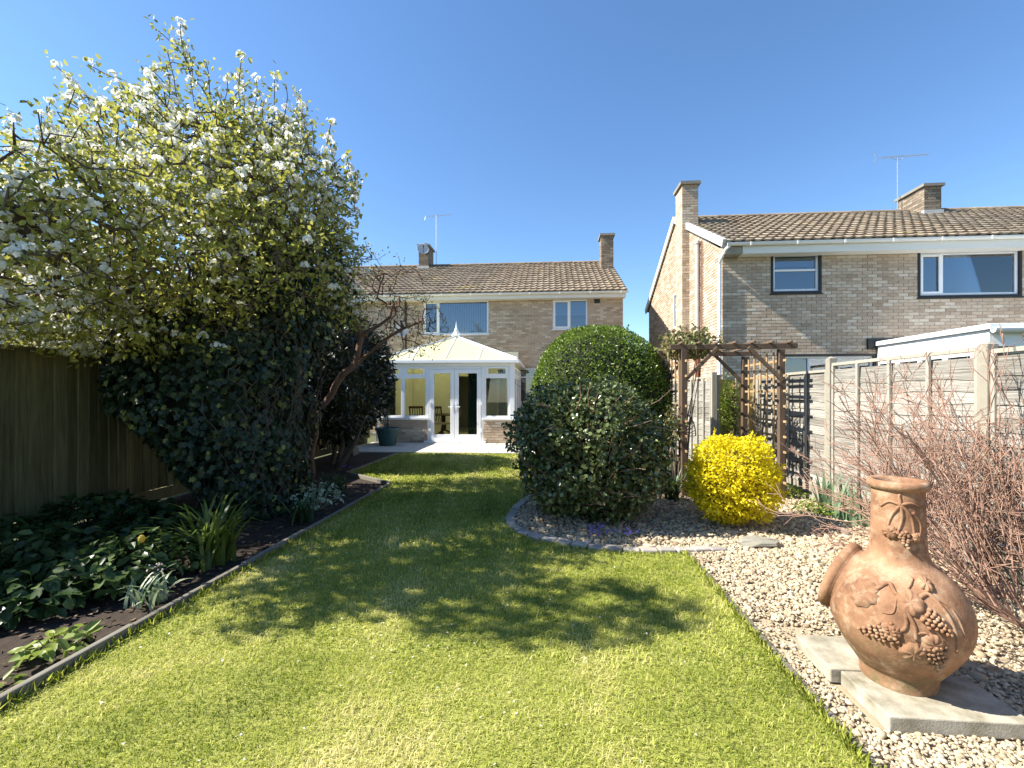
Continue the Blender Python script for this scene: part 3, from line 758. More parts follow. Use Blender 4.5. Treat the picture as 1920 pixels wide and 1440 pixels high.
link('fascia', MB().box((NX0 + .36, NY - .30, EAVE - .20), (NX1, NY - .275, EAVE + .03)).mesh('fascia'), M_FASCIA, nb)
link('soffit', MB().box((NX0 + .36, NY - .275, EAVE - .20), (NX1, NY - .002, EAVE - .18)).mesh('soffit'), M_FASCIA, nb)
bevel(link('corbel', MB().box((NX0 - .06, NY - .31, EAVE - .21), (NX0 + .355, NY - .002, EAVE + .02)).mesh('corbel'), M_CONC, nb), .02)
gutter(nb, NX0 - .02, NX1, NY - .365, EAVE + .035)
# verge caps on the front slope and white barge board on the rear slope
n = 12
for i in range(n):
    k0, k1 = i / n, (i + .97) / n
    y0, y1 = nYE + (nYR - nYE) * k0, nYE + (nYR - nYE) * k1; z0, z1 = ZE + (ZR - ZE) * k0, ZE + (ZR - ZE) * k1
    b = MB().beam((NX0 - .075, y0, z0 + .0), (NX0 - .075, y1, z1 + .0), .09, .17)
    link('verge_cap', b.mesh('verge_cap'), M_LEAD, roofN)
link('barge_board', MB().beam((NX0 - .07, nYR + .02, ZR - .03), (NX0 - .07, 2 * nYR - nYE, ZE - .03), .05, .20).mesh('barge_board'), M_FASCIA, roofN)
window(nb, *nA, NY, trans=((PZ(1490, 506, NY), nA[0], nA[1]),), surround=1, blind=.32, casement=None)
wB2 = window(nb, *nB, NY, mull=(PX(1768, NY),), surround=1, casement=(0,))
cur = MB(); xc0, xc1 = nB[1] - .32, nB[1] - .06
for i in range(12):
    a = xc0 + (xc1 - xc0) * i / 12; e = xc0 + (xc1 - xc0) * (i + 1) / 12; ya = NY + .18 + .02 * math.sin(i * 2.2); yb = NY + .18 + .02 * math.sin((i + 1) * 2.2)
    cur.add([(a, ya, nB[2] + .06), (e, yb, nB[2] + .06), (e, yb, nB[3] - .06), (a, ya, nB[3] - .06)], [(0, 1, 2, 3)])
link('curtain', cur.mesh('curtain'), M_ROLLER, wB2)
window(nb, *nC, NY, mull=(PX(1518, NY),), trans=((nC[3] - .42, nC[0], PX(1518, NY)),), surround=1)
# side window (thin in the picture)
b = MB(); y0, y1, z0, z1 = sw[0]
for (a, c, d, e) in ((y0, y0 + .06, z0, z1), (y1 - .06, y1, z0, z1), (y0 + .06, y1 - .06, z0, z0 + .06), (y0 + .06, y1 - .06, z1 - .06, z1)):
    b.box((NX0 - .01, a, d), (NX0 + .08, c, e))
wS = link('window', b.mesh('window'), M_UPVC, nb)
link('pane', MB().box((NX0 + .04, y0 + .06, z0 + .06), (NX0 + .048, y1 - .06, z1 - .06)).mesh('pane'), M_GLASS, wS)
link('reveal', MB().box((NX0 + .1, y0, z0), (NX0 + .4, y1, z1)).mesh('reveal'), M_ROOM, wS)
# chimneys
bre = stack_mesh(NX0 - .22, NX0 + .24, NY + 2.5, NY + 3.2, 0, 7.55)
ch = link('chimney', bre.mesh('chimney'), M_BRICK_A, nb)
link('chimney_cap', MB().box((NX0 - .28, NY + 2.44, 7.55), (NX0 + .30, NY + 3.26, 7.64)).mesh('chimney_cap'), M_CAPSTONE, ch)
bx0 = PX(1733, NY + 3.35)
chimney(nb, bx0, bx0 + .48, NY + 3.35, NY + 4.4, 6.4, PZ(1750, 343, NY + 3.35))
link('lead_flashing', MB().box((bx0 - .05, NY + 3.29, 6.66), (bx0 + .5, NY + 3.40, 6.90)).mesh('lead_flashing'), M_LEAD, nb)
link('air_brick', MB().box((PX(1409, NY), NY - .016, PZ(1418, 479, NY)), (PX(1427, NY), NY - .001, PZ(1418, 472.5, NY))).mesh('air_brick'), M_BLACKF, nb)
xp = NX0 - .06; yp = NY - .02
link('downpipe', MB().tube([(NX0 + .04, NY - .365, EAVE - .02), (NX0 - .02, NY - .33, EAVE - .08), (xp - .02, yp - .10, EAVE - .28), (xp - .02, yp - .04, EAVE - .36), (xp - .02, yp - .04, .05)], .037, 10).mesh('downpipe'), M_UPVC, nb)
link('soil_pipe', MB().tube([(NX0 - .09, NY + 1.55, 3.02), (NX0 - .09, NY + 1.55, 5.55)], .055, 10).tube([(NX0 - .09, NY + 1.55, 5.5), (NX0 - .09, NY + 1.55, 5.57)], .075, 10).mesh('soil_pipe'), M_PIPEG, nb)
link('soil_pipe', MB().tube([(NX0 - .09, NY + 1.55, .0), (NX0 - .09, NY + 1.55, 3.0)], .06, 10).tube([(NX0 - .09, NY + 1.55, 2.92), (NX0 - .09, NY + 1.55, 3.03)], .075, 10).mesh('soil_pipe'), M_PIPEBR, nb)
link('waste_pipe', MB().tube([(NX0 - .05, NY + 1.3, 3.0), (NX0 - .05, NY + 1.3, 5.5)], .018, 6).mesh('waste_pipe'), M_PIPEBR, nb)
bx = PX(1683, NY + 4.2)
aerial('tall television aerial beside the ochre chimney of the nearer brick house', (bx, NY + 4.2, 6.9), (bx, NY + 4.2, PZ(1683, 293, NY + 4.2)), 1.55, 12)
# flat-roofed white extension
ex = thing('house_extension', 'flat-roofed extension with bright white fascia against the nearer brick house', 'extension', (9, 10, 0))
EX0, EY0 = 7.5, 8.5
link('wall', MB().box((EX0 + .12, EY0 + .12, 0), (12.2, NY - .02, 2.22)).mesh('wall'), M_MORTAR, ex)
bevel(link('fascia', MB().box((EX0 + .06, EY0 + .05, 2.23), (12.3, NY - .03, 2.52)).mesh('fascia'), M_UPVC, ex), .01)
bevel(link('roof_edge', MB().box((EX0, EY0 - .03, 2.525), (12.3, NY - .03, 2.62)).mesh('roof_edge'), M_UPVC, ex), .01)
link('lead_flashing', MB().box((EX0 - .15, NY - .06, 2.45), (EX0 + 2.0, NY - .013, 2.70)).mesh('lead_flashing'), M_BLACKF, ex)
we = MB()
for k in range(4):
    y0 = EY0 + .35 + k * .6; 
    for (a, c, d, e) in ((y0, y0 + .05, 1.2, 2.15), (y0 + .53, y0 + .58, 1.2, 2.15), (y0 + .05, y0 + .53, 1.2, 1.25), (y0 + .05, y0 + .53, 2.10, 2.15)): we.box((EX0 + .06, a, d), (EX0 + .13, c, e))
we_o = link('window', we.mesh('window'), M_UPVC, ex)
for k in range(4): link('pane', MB().box((EX0 + .10, EY0 + .4 + k * .6, 1.25), (EX0 + .108, EY0 + .88 + k * .6, 2.1)).mesh('pane'), M_GLASS, we_o)
gutter(ex, EX0 + .0, 12.3, EY0 - .09, 2.52)
# a far house glimpsed through the blossom on the left
fh = thing('distant_house', 'pale rendered house glimpsed over the dark board fence through the blossom', 'house', (-24, 17, 0))
link('wall', MB().box((-31, 17, 0), (-14.5, 24, 4.6)).mesh('wall'), M_PALEHOUSE, fh)
fr = MB().add([(-31.3, 16.6, 4.6), (-14.2, 16.6, 4.6), (-14.2, 20.5, 6.7), (-31.3, 20.5, 6.7), (-14.2, 24.4, 4.6), (-31.3, 24.4, 4.6)], [(0, 1, 2, 3), (3, 2, 4, 5), (1, 4, 2), (0, 3, 5), (0, 5, 4, 1)])
link('roof', fr.mesh('roof'), M_TILE_A, fh)
for xx in (-29, -25.5, -22, -18.5):
    for zz in (.9, 3.1):
        w_ = link('window', frame_ring(xx, xx + 1.5, zz, zz + 1.1, 16.93, 17.0, .07).mesh('window'), M_UPVC, fh)
        link('pane', MB().box((xx + .07, 16.95, zz + .07), (xx + 1.43, 16.96, zz + 1.03)).mesh('pane'), M_GLASS, w_)

# ------------------------------------------------------------------ conservatory
CY = 12.9; CX0, CX1 = -4.93, -.98; SILL = .74; CE = 2.30
cv = thing('conservatory', 'white framed conservatory with pale yellow hipped roof on a low brick wall', 'conservatory', (-2.95, CY, 0))
XD0, XDM, XD1 = PX(803, CY), PX(852, CY), PX(905, CY)
dw = []
def dwarf(x0, x1, y0, y1):
    m = link('dwarf_wall', MB().box((x0, y0, -.02), (x1, y1, SILL - .06)).mesh('dwarf_wall'), M_MORTAR, cv); return m
d1 = dwarf(CX0 + .02, XD0 - .02, CY, CY + .2); d2 = dwarf(XD1 + .02, CX1 - .02, CY, CY + .2)
for (m, a0, a1) in ((d1, CX0 + .02, XD0 - .02), (d2, XD1 + .02, CX1 - .02)):
    for (a, z, l) in layout_bricks(a0, a1, .03, SILL - .06, []):
        link('brick', brick_unit(round(l * 80) / 80), None, m, loc=(a, CY + random.uniform(-.002, .002), z))
d3 = dwarf(CX1 - .22, CX1 - .018, CY + .201, HY - .02)
for (a, z, l) in layout_bricks(CY + .0, HY - .02, .03, SILL - .06, []):
    link('brick', brick_unit(round(l * 80) / 80), None, d3, loc=(CX1 - .018, a, z), rot=(0, 0, math.pi / 2))
d4 = dwarf(CX0 + .02, CX0 + .22, CY + .201, HY - .02)
def bar(name, a, c, mat=M_UPVC, parent=cv, bv=.006): return bevel(link(name, MB().box(a, c).mesh(name), mat, parent), bv)
yf0, yf1 = CY + .03, CY + .10
bar('sill', (CX0 - .03, CY - .05, SILL - .058), (XD0 - .005, CY + .16, SILL)); bar('sill', (XD1 + .005, CY - .05, SILL - .058), (CX1 + .03, CY + .16, SILL))
bar('sill', (CX1 - .16, CY + .165, SILL - .058), (CX1 + .04, HY - .02, SILL)); bar('sill', (CX0 - .03, CY + .165, SILL - .058), (CX0 + .16, HY - .02, SILL))
bar('corner_post', (CX0, CY + .0, SILL + .002), (CX0 + .13, CY + .13, CE)); bar('corner_post', (CX1 - .13, CY, SILL + .002), (CX1, CY + .13, CE))
bar('head_beam', (CX0 + .13, yf0, CE - .10), (CX1 - .13, yf1, CE))
TR = PZ(770, 707, CY)
def bay(x0, x1, mulls, y0=yf0, y1=yf1, side=None):
    """fixed lights below, top-hung fanlights above"""
    xs = [x0] + list(mulls) + [x1]
    def bx(name, a0, a1, z0, z1, p=cv, dy=0):
        if side is None: return bar(name, (a0, y0 - dy, z0), (a1, y1 + dy, z1), parent=p)
        return bar(name, (side - .08 - dy, a0, z0), (side - .01 + dy, a1, z1), parent=p)
    def gl(a0, a1, z0, z1, p):
        if side is None: link('pane', MB().box((a0, y0 + .03, z0), (a1, y0 + .038, z1)).mesh('pane'), M_CLEAR, p)
        else: link('pane', MB().box((side - .05, a0, z0), (side - .042, a1, z1)).mesh('pane'), M_CLEAR, p)
    for i in range(len(xs) - 1):
        a0, a1 = xs[i], xs[i + 1]
        bx('mullion', a0 - .0, a0 + .06, SILL + .002, CE - .102); bx('mullion', a1 - .06, a1, SILL + .002, CE - .102)
        t = bx('transom', a0 + .062, a1 - .062, TR - .035, TR + .035)
        bx('bottom_rail', a0 + .062, a1 - .062, SILL + .004, SILL + .06)
        gl(a0 + .06, a1 - .06, SILL + .06, TR - .035, t)
        # fanlight sash
        for (p, q, r_, s_) in ((a0 + .062, a0 + .125, TR + .037, CE - .104), (a1 - .125, a1 - .062, TR + .037, CE - .104), (a0 + .126, a1 - .126, TR + .037, TR + .09), (a0 + .126, a1 - .126, CE - .155, CE - .104)):
            bx('sash', p, q, r_, s_, t, .012)
        gl(a0 + .125, a1 - .125, TR + .09, CE - .155, t)
bay(CX0 + .13, XD0 - .03, (PX(755, CY),)); bay(XD1 + .03, CX1 - .13, ())
bay(CY + .13, HY - .05, (CY + 1.05, CY + 2.05), side=CX1)
link('side_wall', MB().box((CX0 + .005, CY + .14, SILL + .003), (CX0 + .09, HY - .06, CE - .002)).mesh('side_wall'), M_CREAM, cv)
# french doors
bar('door_step', (XD0 - .10, CY - .13, .031), (XD1 + .10, CY + .12, .085))
bar('door_frame', (XD0 - .028, CY + .02, .088), (XD0 + .045, CY + .115, CE - .103)); bar('door_frame', (XD1 - .045, CY + .02, .088), (XD1 + .028, CY + .115, CE - .103))
bar('door_frame', (XD0 + .047, CY + .02, CE - .17), (XD1 - .047, CY + .115, CE - .105))
for (a0, a1, hs) in ((XD0 + .05, XDM - .004, 1), (XDM + .004, XD1 - .05, -1)):
    zb, zt = .095, CE - .175
    db = MB(); w = .115
    db.box((a0, CY + .005, zb), (a0 + w, CY + .075, zt)); db.box((a1 - w, CY + .005, zb), (a1, CY + .075, zt)); db.box((a0 + w, CY + .005, zb), (a1 - w, CY + .075, zb + .17)); db.box((a0 + w, CY + .005, zt - w), (a1 - w, CY + .075, zt))
    d = bevel(link('door', db.mesh('door'), M_UPVC, cv), .008)
    link('pane', MB().box((a0 + w, CY + .035, zb + .17), (a1 - w, CY + .043, zt - w)).mesh('pane'), M_CLEAR, d)
    hx = (a1 - .05) if hs == 1 else (a0 + .05); hz = 1.05
    h = MB().box((hx - .016, CY - .008, hz - .11), (hx + .016, CY + .004, hz + .11)); h.tube([(hx, CY - .005, hz), (hx, CY - .055, hz), (hx - hs * .12, CY - .055, hz)], .011, 6)
    link('handle', h.mesh('handle'), M_UPVC, d)
    hgx = a0 - .012 if hs == 1 else a1 + .012
    for zz in (.35, 1.1, 1.9): link('hinge', MB().box((hgx - .03, CY - .02, zz), (hgx + .03, CY + .004, zz + .09)).mesh('hinge'), M_UPVC, d)
# eaves, gutter and hipped roof
bar('eaves_beam', (CX0 - .05, CY - .05, CE + .002), (CX1 + .05, CY + .12, CE + .07)); bar('eaves_beam', (CX1 - .1, CY + .123, CE + .002), (CX1 + .05, HY - .02, CE + .07)); bar('eaves_beam', (CX0 - .05, CY + .123, CE + .002), (CX0 + .1, HY - .02, CE + .07))
bar('gutter', (CX0 - .13, CY - .14, CE + .0), (CX1 + .13, CY - .052, CE + .085)); bar('gutter', (CX1 + .052, CY - .05, CE), (CX1 + .14, HY - .02, CE + .085)); bar('gutter', (CX0 - .14, CY - .05, CE), (CX0 - .052, HY - .02, CE + .085))
ZB = CE + .09; AX = (CX0 + CX1) / 2 + .02; AY = CY + 1.45; AZ = 3.22
e0, e1 = Vector((CX0 - .08, CY - .08, ZB)), Vector((CX1 + .08, CY - .08, ZB)); ap = Vector((AX, AY, AZ)); rb_ = Vector((AX, HY - .02, AZ))
s0, s1 = Vector((CX0 - .08, HY - .02, ZB)), Vector((CX1 + .08, HY - .02, ZB))
def panel(pts):
    nrm = (pts[1] - pts[0]).cross(pts[2] - pts[0]).normalized()
    if nrm.z < 0: nrm = -nrm
    n = len(pts); vs = [p for p in pts] + [p + nrm * .016 for p in pts]
    b = MB().add(vs, [tuple(range(n - 1, -1, -1)), tuple(range(n, 2 * n))] + [(i, (i + 1) % n, n + (i + 1) % n, n + i) for i in range(n)], random.random())
    link('roof_panel', b.mesh('roof_panel'), M_POLY, cv)
def gbar(p, q, w=.06, h=.05):
    bevel(link('glazing_bar', MB().beam(p + Vector((0, 0, .02)), q + Vector((0, 0, .02)), w, h).mesh('glazing_bar'), M_UPVC, cv), .008)
def lerp(a, c, t): return a + (c - a) * t
fx = [0, .265, .5, .735, 1]
def hip(t): return lerp(e0, ap, t * 2) if t <= .5 else lerp(e1, ap, (1 - t) * 2)
panel([e0, lerp(e0, e1, fx[1]), hip(fx[1])]); panel([lerp(e0, e1, fx[1]), lerp(e0, e1, fx[2]), ap, hip(fx[1])])
panel([lerp(e0, e1, fx[2]), lerp(e0, e1, fx[3]), hip(fx[3]), ap]); panel([lerp(e0, e1, fx[3]), e1, hip(fx[3])])
for t in (fx[1], fx[2], fx[3]): gbar(lerp(e0, e1, t), hip(t), .045, .04)
gbar(e0, ap, .08, .06); gbar(e1, ap, .08, .06)
for (ea, sa) in ((e0, s0), (e1, s1)):
    ym = AY; pm = Vector((ea.x, AY, ZB)); hm = lerp(ea, ap, .5); qm = Vector((ea.x, hm.y, ZB))
    panel([ea, qm, hm]); panel([qm, pm, ap, hm]); panel([pm, sa, rb_, ap]); gbar(qm, hm, .045, .04); gbar(pm, ap, .045, .04); gbar(lerp(pm, sa, .98), lerp(ap, rb_, .98), .045, .04)
bevel(link('ridge_cap', MB().beam(ap + Vector((0, -.12, .05)), rb_ + Vector((0, 0, .05)), .26, .06).mesh('ridge_cap'), M_UPVC, cv), .012)
fn = MB().lathe([(.055, .0), (.05, .05), (.025, .08), (.05, .12), (.06, .16), (.03, .22), (.022, .26), (.01, .36), (.001, .43)], tuple(ap + Vector((0, -.02, .08))), 12)
fn.add([ap + Vector(v) for v in ((-.16, -.03, .075), (.16, -.03, .075), (.02, -.03, .26), (-.02, -.03, .26), (-.16, .01, .075), (.16, .01, .075), (.02, .01, .26), (-.02, .01, .26))], [(0, 1, 2, 3), (7, 6, 5, 4), (0, 3, 7, 4), (1, 5, 6, 2)])
link('finial', fn.mesh('finial', False), M_UPVC, cv)
link('downpipe', MB().tube([(CX0 + .0, CY - .10, CE), (CX0 + .0, CY - .10, .05)], .03, 8).mesh('downpipe'), M_UPVC, cv)
link('floor', MB().box((CX0 + .2, CY + .16, .0), (CX1 - .2, HY - .03, .07)).mesh('floor'), M_CARPET, cv)
iw = wall_with_holes(CX0 + .1, CX1 - .1, .07, 2.9, [(DOORW[0] + .05, DOORW[1] - .05, .0, 2.05)], HY - .06, .03)
link('inner_wall', iw.mesh('inner_wall'), M_CREAM, cv)
# room through the doorway
rm = MB().box((-5.0, HY + .29, .02), (-.6, HY + 3.6, 2.35)); rm.f = [f for k, f in enumerate(rm.f) if k != 2]; rm.r = rm.r[:len(rm.f)]
link('inner_room', rm.mesh('inner_room'), M_CREAM, house)
def curtain(label, x0, x1, y, z0, z1, mat=M_CURTAIN):
    b = MB(); n = 24; f = lambda i: y + .035 * math.sin(i * 1.35)
    vs = []
    for i in range(n + 1):
        x = x0 + (x1 - x0) * i / n
        vs += [(x, f(i), z0), (x, f(i), z1), (x, f(i) + .006, z0), (x, f(i) + .006, z1)]
    fs = []
    for i in range(n): o = i * 4; fs += [(o, o + 4, o + 5, o + 1), (o + 3, o + 7, o + 6, o + 2)]
    b.add(vs, fs); t = thing('curtain', label, 'curtain', ((x0 + x1) / 2, y, z0), 'dark green conservatory curtains')
    link('cloth', b.mesh('cloth', True), mat, t); link('rail', MB().tube([(x0 - .05, y, z1 + .02), (x1 + .05, y, z1 + .02)], .012, 6).mesh('rail'), M_UPVC, t)
curtain('dark green curtain inside the right-hand french door', PX(878, 13.2), PX(897, 13.2), 13.2, .1, 2.12)
curtain('dark green curtain behind the leftmost conservatory window', PX(722, 13.2), PX(741, 13.2), 13.2, .8, 2.12)
curtain('dark green curtain behind the narrow window nearest the dark bush', PX(934, 13.2), PX(950, 13.2), 13.2, .8, 2.12)
def chair(label, x, y, rz):
    t = thing('dining_chair', label, 'chair', (x, y, .07), 'dining chairs in the conservatory'); q = Matrix.Translation((x, y, .07)) @ Matrix.Rotation(rz, 4, 'Z')
    def P(nm, b, mat=M_DKWOOD): b.v = [tuple(q @ Vector(v)) for v in b.v]; bevel(link(nm, b.mesh(nm), mat, t), .006)
    P('seat', MB().box((-.22, -.21, .42), (.22, .21, .47)), M_SEAT)
    for sx in (-1, 1):
        P('leg', MB().beam((sx * .19, -.19, 0), (sx * .19, -.18, .42), .04, .04)); P('leg', MB().beam((sx * .18, .25, 0), (sx * .19, .19, .42), .04, .04))
        P('back_post', MB().beam((sx * .19, .19, .42), (sx * .2, .27, .92), .04, .035))
    P('top_rail', MB().beam((-.23, .275, .93), (.23, .275, .93), .035, .07))
    for k in range(4): P('splat', MB().beam((-.11 + k * .073, .205, .5), (-.11 + k * .073, .27, .9), .025, .02))
chair('dark wooden dining chair with pale seat seen through the left french door', PX(830, 13.9), 13.9, R(60))
chair('dark wooden dining chair back showing above the sill behind the left window', PX(783, 14.6), 14.6, R(185))
tb = thing('dining_table', 'round dark wooden dining table inside the conservatory', 'table', (-3.35, 14.4, .07))
link('tabletop', MB().lathe([(.001, .74), (.52, .74), (.54, .72), (.52, .70), (.001, .70)], (-3.35, 14.4, .05), 28).mesh('tabletop'), M_DKWOOD, tb)
link('pedestal', MB().lathe([(.06, .70), (.05, .5), (.08, .35), (.05, .2)], (-3.35, 14.4, .05), 14).mesh('pedestal'), M_DKWOOD, tb)
for k in range(3):
    a = k * 2.094; link('leg', MB().tube([(-3.35, 14.4, .30), (-3.35 + .2 * math.cos(a), 14.4 + .2 * math.sin(a), .2), (-3.35 + .38 * math.cos(a), 14.4 + .38 * math.sin(a), .09)], .025, 6).mesh('leg'), M_DKWOOD, tb)

# ------------------------------------------------------------------ left board fence
FXL = -5.13; FH = 1.88
fl = thing('board_fence', 'dark green-brown vertical board fence along the left flower bed', 'fence', (FXL, 5, 0))
bm = MB(); bw = .135
bm.add([(0, 0, 0), (.028, 0, 0), (.008, bw, 0), (0, bw, 0), (0, 0, 1.66), (.028, 0, 1.66), (.008, bw, 1.66), (0, bw, 1.66)],
       [(0, 3, 2, 1), (4, 5, 6, 7), (0, 1, 5, 4), (1, 2, 6, 5), (2, 3, 7, 6), (3, 0, 4, 7)])
BOARD = bm.mesh('board'); BOARD.materials.append(M_FENCEB)
y = -2.2
while y < 12.7:
    link('board', BOARD, None, fl, loc=(FXL + random.uniform(0, .004), y, .17 + random.uniform(-.006, .006)), rot=(random.uniform(-.004, .004), 0, random.uniform(-.01, .01)))
    y += .117
y = -2.2
while y < 12.6:
    L_ = 2.95
    link('capping_rail', MB().box((FXL - .035, y, 1.837), (FXL + .045, min(y + L_, 12.8), 1.872)).mesh('capping_rail'), M_FENCEB, fl)
    link('gravel_board', MB().box((FXL - .02, y + .01, .02), (FXL + .012, min(y + L_, 12.8) - .01, .165)).mesh('gravel_board'), M_FENCEB, fl)
    link('post', MB().box((FXL - .11, y - .05, 0), (FXL - .012, y + .05, 1.83)).mesh('post'), M_FENCEB, fl)
    y += L_ + .01

# ------------------------------------------------------------------ right lap-panel fence
FXR = 3.5
def slat_mesh(L, seed):
    """horizontal lap board with a wavy lower edge, along +y, outer face towards -x"""
    rg = random.Random(seed); n = 14; vs = []; ph = rg.random() * 6
    for i in range(n + 1):
        yy = L * i / n; w = .009 * math.sin(ph + i * .7) + .007 * math.sin(ph * 2 + i * 1.7) + rg.uniform(-.005, .005)
        vs += [(-.014, yy, w), (-.002, yy, .175), (-.007, yy, w), (.004, yy, .175)]
    fs = []
    for i in range(n):
        o = 4 * i; fs += [(o, o + 1, o + 5, o + 4), (o + 2, o + 6, o + 7, o + 3), (o, o + 4, o + 6, o + 2)]
    b = MB().add(vs, fs); return b.mesh('slat')
SLATS = {}
def lap_panel(fence, p, ang, L, z0, z1, mat=M_FENCEG, nbat=3, backside=False):
    key = (round(L, 2), mat.name)
    if key not in SLATS:
        SLATS[key] = [slat_mesh(L, k) for k in range(5)]
        for m in SLATS[key]: m.materials.append(mat)
    T = Matrix.Translation(p) @ Matrix.Rotation(ang, 4, 'Z')
    fr = MB()
    for (a, c) in (((-.024, 0, z1 - .035), (.03, L, z1)), ((-.03, 0, z0), (.03, L, z0 + .03)), ((-.028, 0, z0 + .031), (.028, .035, z1 - .036)), ((-.028, L - .035, z0 + .031), (.028, L, z1 - .036))): fr.box(a, c)
    fr.v = [tuple(T @ Vector(v)) for v in fr.v]
    pn = link('panel', fr.mesh('panel'), M_BATTEN, fence)
    z = z0 + .03; k = 0
    while z < z1 - .16:
        me = random.choice(SLATS[key]); w = T @ Vector((random.uniform(-.003, .003), 0, z))
        link('slat', me, None, pn, loc=w, rot=(random.uniform(-.004, .004), 0, ang)); z += .108
    for i in range(1, nbat + 1):
        yy = L * i / (nbat + 1); b = MB().box((-.042, yy - .018, z0 + .031), (-.0195, yy + .018, z1 - .036)); b.v = [tuple(T @ Vector(v)) for v in b.v]
        link('batten', b.mesh('batten'), M_BATTEN, pn)
    return pn
fr_ = thing('panel_fence', 'weathered grey lap-panel fence with concrete posts along the gravel', 'fence', (FXR, 4, 0))
posts = [7.98, 6.02, 3.97, 1.95, -.1, -2.1]
tops = [1.72, 1.79, 1.76, 1.75, 1.75]
for i, py in enumerate(posts):
    h = (1.75, 1.88, 1.83, 1.82, 1.82, 1.82)[i]
    pm = MB().box((FXR - .045, py - .045, 0), (FXR + .045, py + .045, h - .03)); pm.add([(FXR - .045, py - .045, h - .03), (FXR + .045, py - .045, h - .03), (FXR + .045, py + .045, h - .03), (FXR - .045, py + .045, h - .03), (FXR, py, h)], [(0, 1, 4), (1, 2, 4), (2, 3, 4), (3, 0, 4)])
    bevel(link('post', pm.mesh('post'), M_CONC, fr_), .008)
for i in range(len(posts) - 1):
    a = posts[i + 1] + .052; L = posts[i] - posts[i + 1] - .104
    bevel(link('gravel_board', MB().box((FXR - .022, a, .0), (FXR + .022, a + L, .20)).mesh('gravel_board'), M_CONC, fr_), .006)
    lap_panel(fr_, Vector((FXR, a, 0)), 0, L, .205, tops[i])
# jog: new yellow panel facing the lawn, then a grey panel receding beside the house
fy = thing('panel_fence', 'new yellow timber fence panel behind the climber and trellis arch', 'fence', (3.2, 8.06, 0))
lap_panel(fy, Vector((3.46, 8.06, 0)), math.pi / 2, .62, .05, 1.74, M_FENCEY, 1)
link('post', MB().box((2.75, 8.02, 0), (2.83, 8.10, 1.78)).mesh('post'), M_BATTEN, fy)
fg = thing('panel_fence', 'pale grey lap-panel fence with thin battens seen through the trellis arch', 'fence', (2.9, 9.4, 0))
lap_panel(fg, Vector((2.92, 8.14, 0)), 0, 1.85, .05, 1.74, M_FENCEG, 4)
lap_panel(fg, Vector((2.92, 10.05, 0)), 0, 1.85, .05, 1.74, M_FENCEG, 4)
link('post', MB().box((2.87, 9.99, 0), (2.97, 10.05, 1.8)).mesh('post'), M_BATTEN, fg); link('post', MB().box((2.87, 11.9, 0), (2.97, 12.0, 1.8)).mesh('post'), M_BATTEN, fg)

# ------------------------------------------------------------------ trellis arch
PX0, PX1_, PY0, PY1, PH = 1.84, 3.12, 6.46, 7.66, 2.05
pg = thing('garden_arch', 'brown wooden trellis arch with rafters over the gravel path', 'arch', ((PX0 + PX1_) / 2, 7.05, 0))
def pw(nm, p, q, w=.07, h=.07, mat=M_PERG, par=pg): return bevel(link(nm, MB().beam(p, q, w, h).mesh(nm), mat, par), .004, 1)
for (x, yy) in ((PX0, PY0), (PX1_, PY0), (PX0, PY1), (PX1_, PY1)):
    pw('post', (x, yy, 0), (x + random.uniform(-.012, .012), yy, PH - .035), .075, .075)
for yy in (PY0, PY1): pw('beam', (PX0 - .19, yy, PH), (PX1_ + .20, yy, PH + .01), .05, .07)
for k in range(7):
    x = PX0 - .05 + k * (PX1_ - PX0 + .12) / 6; pw('rafter', (x, PY0 - .13, PH + .055), (x + .02, PY1 + .16, PH + .058), .035, .028)
for yy in (PY0 - .03, PY1 + .03):
    pw('brace', (PX0 + .02, yy, PH - .44), (PX0 + .44, yy, PH - .01), .03, .05); pw('brace', (PX1_ - .0, yy, PH - .46), (PX1_ - .44, yy, PH - .01), .03, .05)
for x in (PX0, PX1_):
    for k in range(1, 6):
        yy = PY0 + (PY1 - PY0) * k / 6; link('lath', MB().box((x - .014, yy - .016, .08), (x + .002, yy + .016, PH - .05)).mesh('lath'), M_LATH, pg)
    for k in range(9):
        zz = .22 + k * .205; link('lath', MB().box((x + .003, PY0 - .11, zz - .015), (x + .018, PY1 + .11, zz + .015)).mesh('lath'), M_LATH, pg)

# ------------------------------------------------------------------ edgings
el = thing('lawn_edging', 'weathered timber edging between the left flower bed and the lawn', 'edging', (-2.43, 3, 0))
y = -2.0
while y < 6.85:
    e = min(y + random.uniform(.85, 1.0), 6.9); b = MB().box((-2.465, y + .004, -.05), (-2.425, e - .004, .055 + random.uniform(-.008, .008)))
    o = link('edging_board', b.mesh('edging_board'), M_EDGE, el); o.rotation_euler = (0, 0, 0); bevel(o, .008); y = e
bevel(link('edging_board', MB().beam((-2.46, 6.92, .02), (-3.56, 7.80, .02), .045, .07).mesh('edging_board'), M_EDGE, el), .006)
bevel(link('edging_board', MB().beam((-3.565, 7.82, .01), (-3.565, 10.6, .01), .04, .06).mesh('edging_board'), M_EDGE, el), .006)
er = thing('lawn_edging', 'thin timber strip between the near lawn and the pale gravel', 'edging', (1.215, 1, 0))
y = -2.0
while y < 4.2:
    e = min(y + 1.2, 4.24); bevel(link('edging_board', MB().box((1.200, y + .003, -.05), (1.228, e - .003, .022 + random.uniform(-.005, .004))).mesh('edging_board'), M_EDGE, er), .004); y = e
sc_ = thing('bed_edging', 'curved row of grey stone setts around the shrub bed', 'edging', (.2, 4.4, 0))
def along(poly, step):
    out = []; carry = 0
    for i in range(len(poly) - 1):
        a, c = Vector((*poly[i], 0)), Vector((*poly[i + 1], 0)); d = c - a; L = d.length; s = carry
        while s < L: out.append((a + d * (s / L), math.atan2(d.y, d.x))); s += step
        carry = s - L
    return out
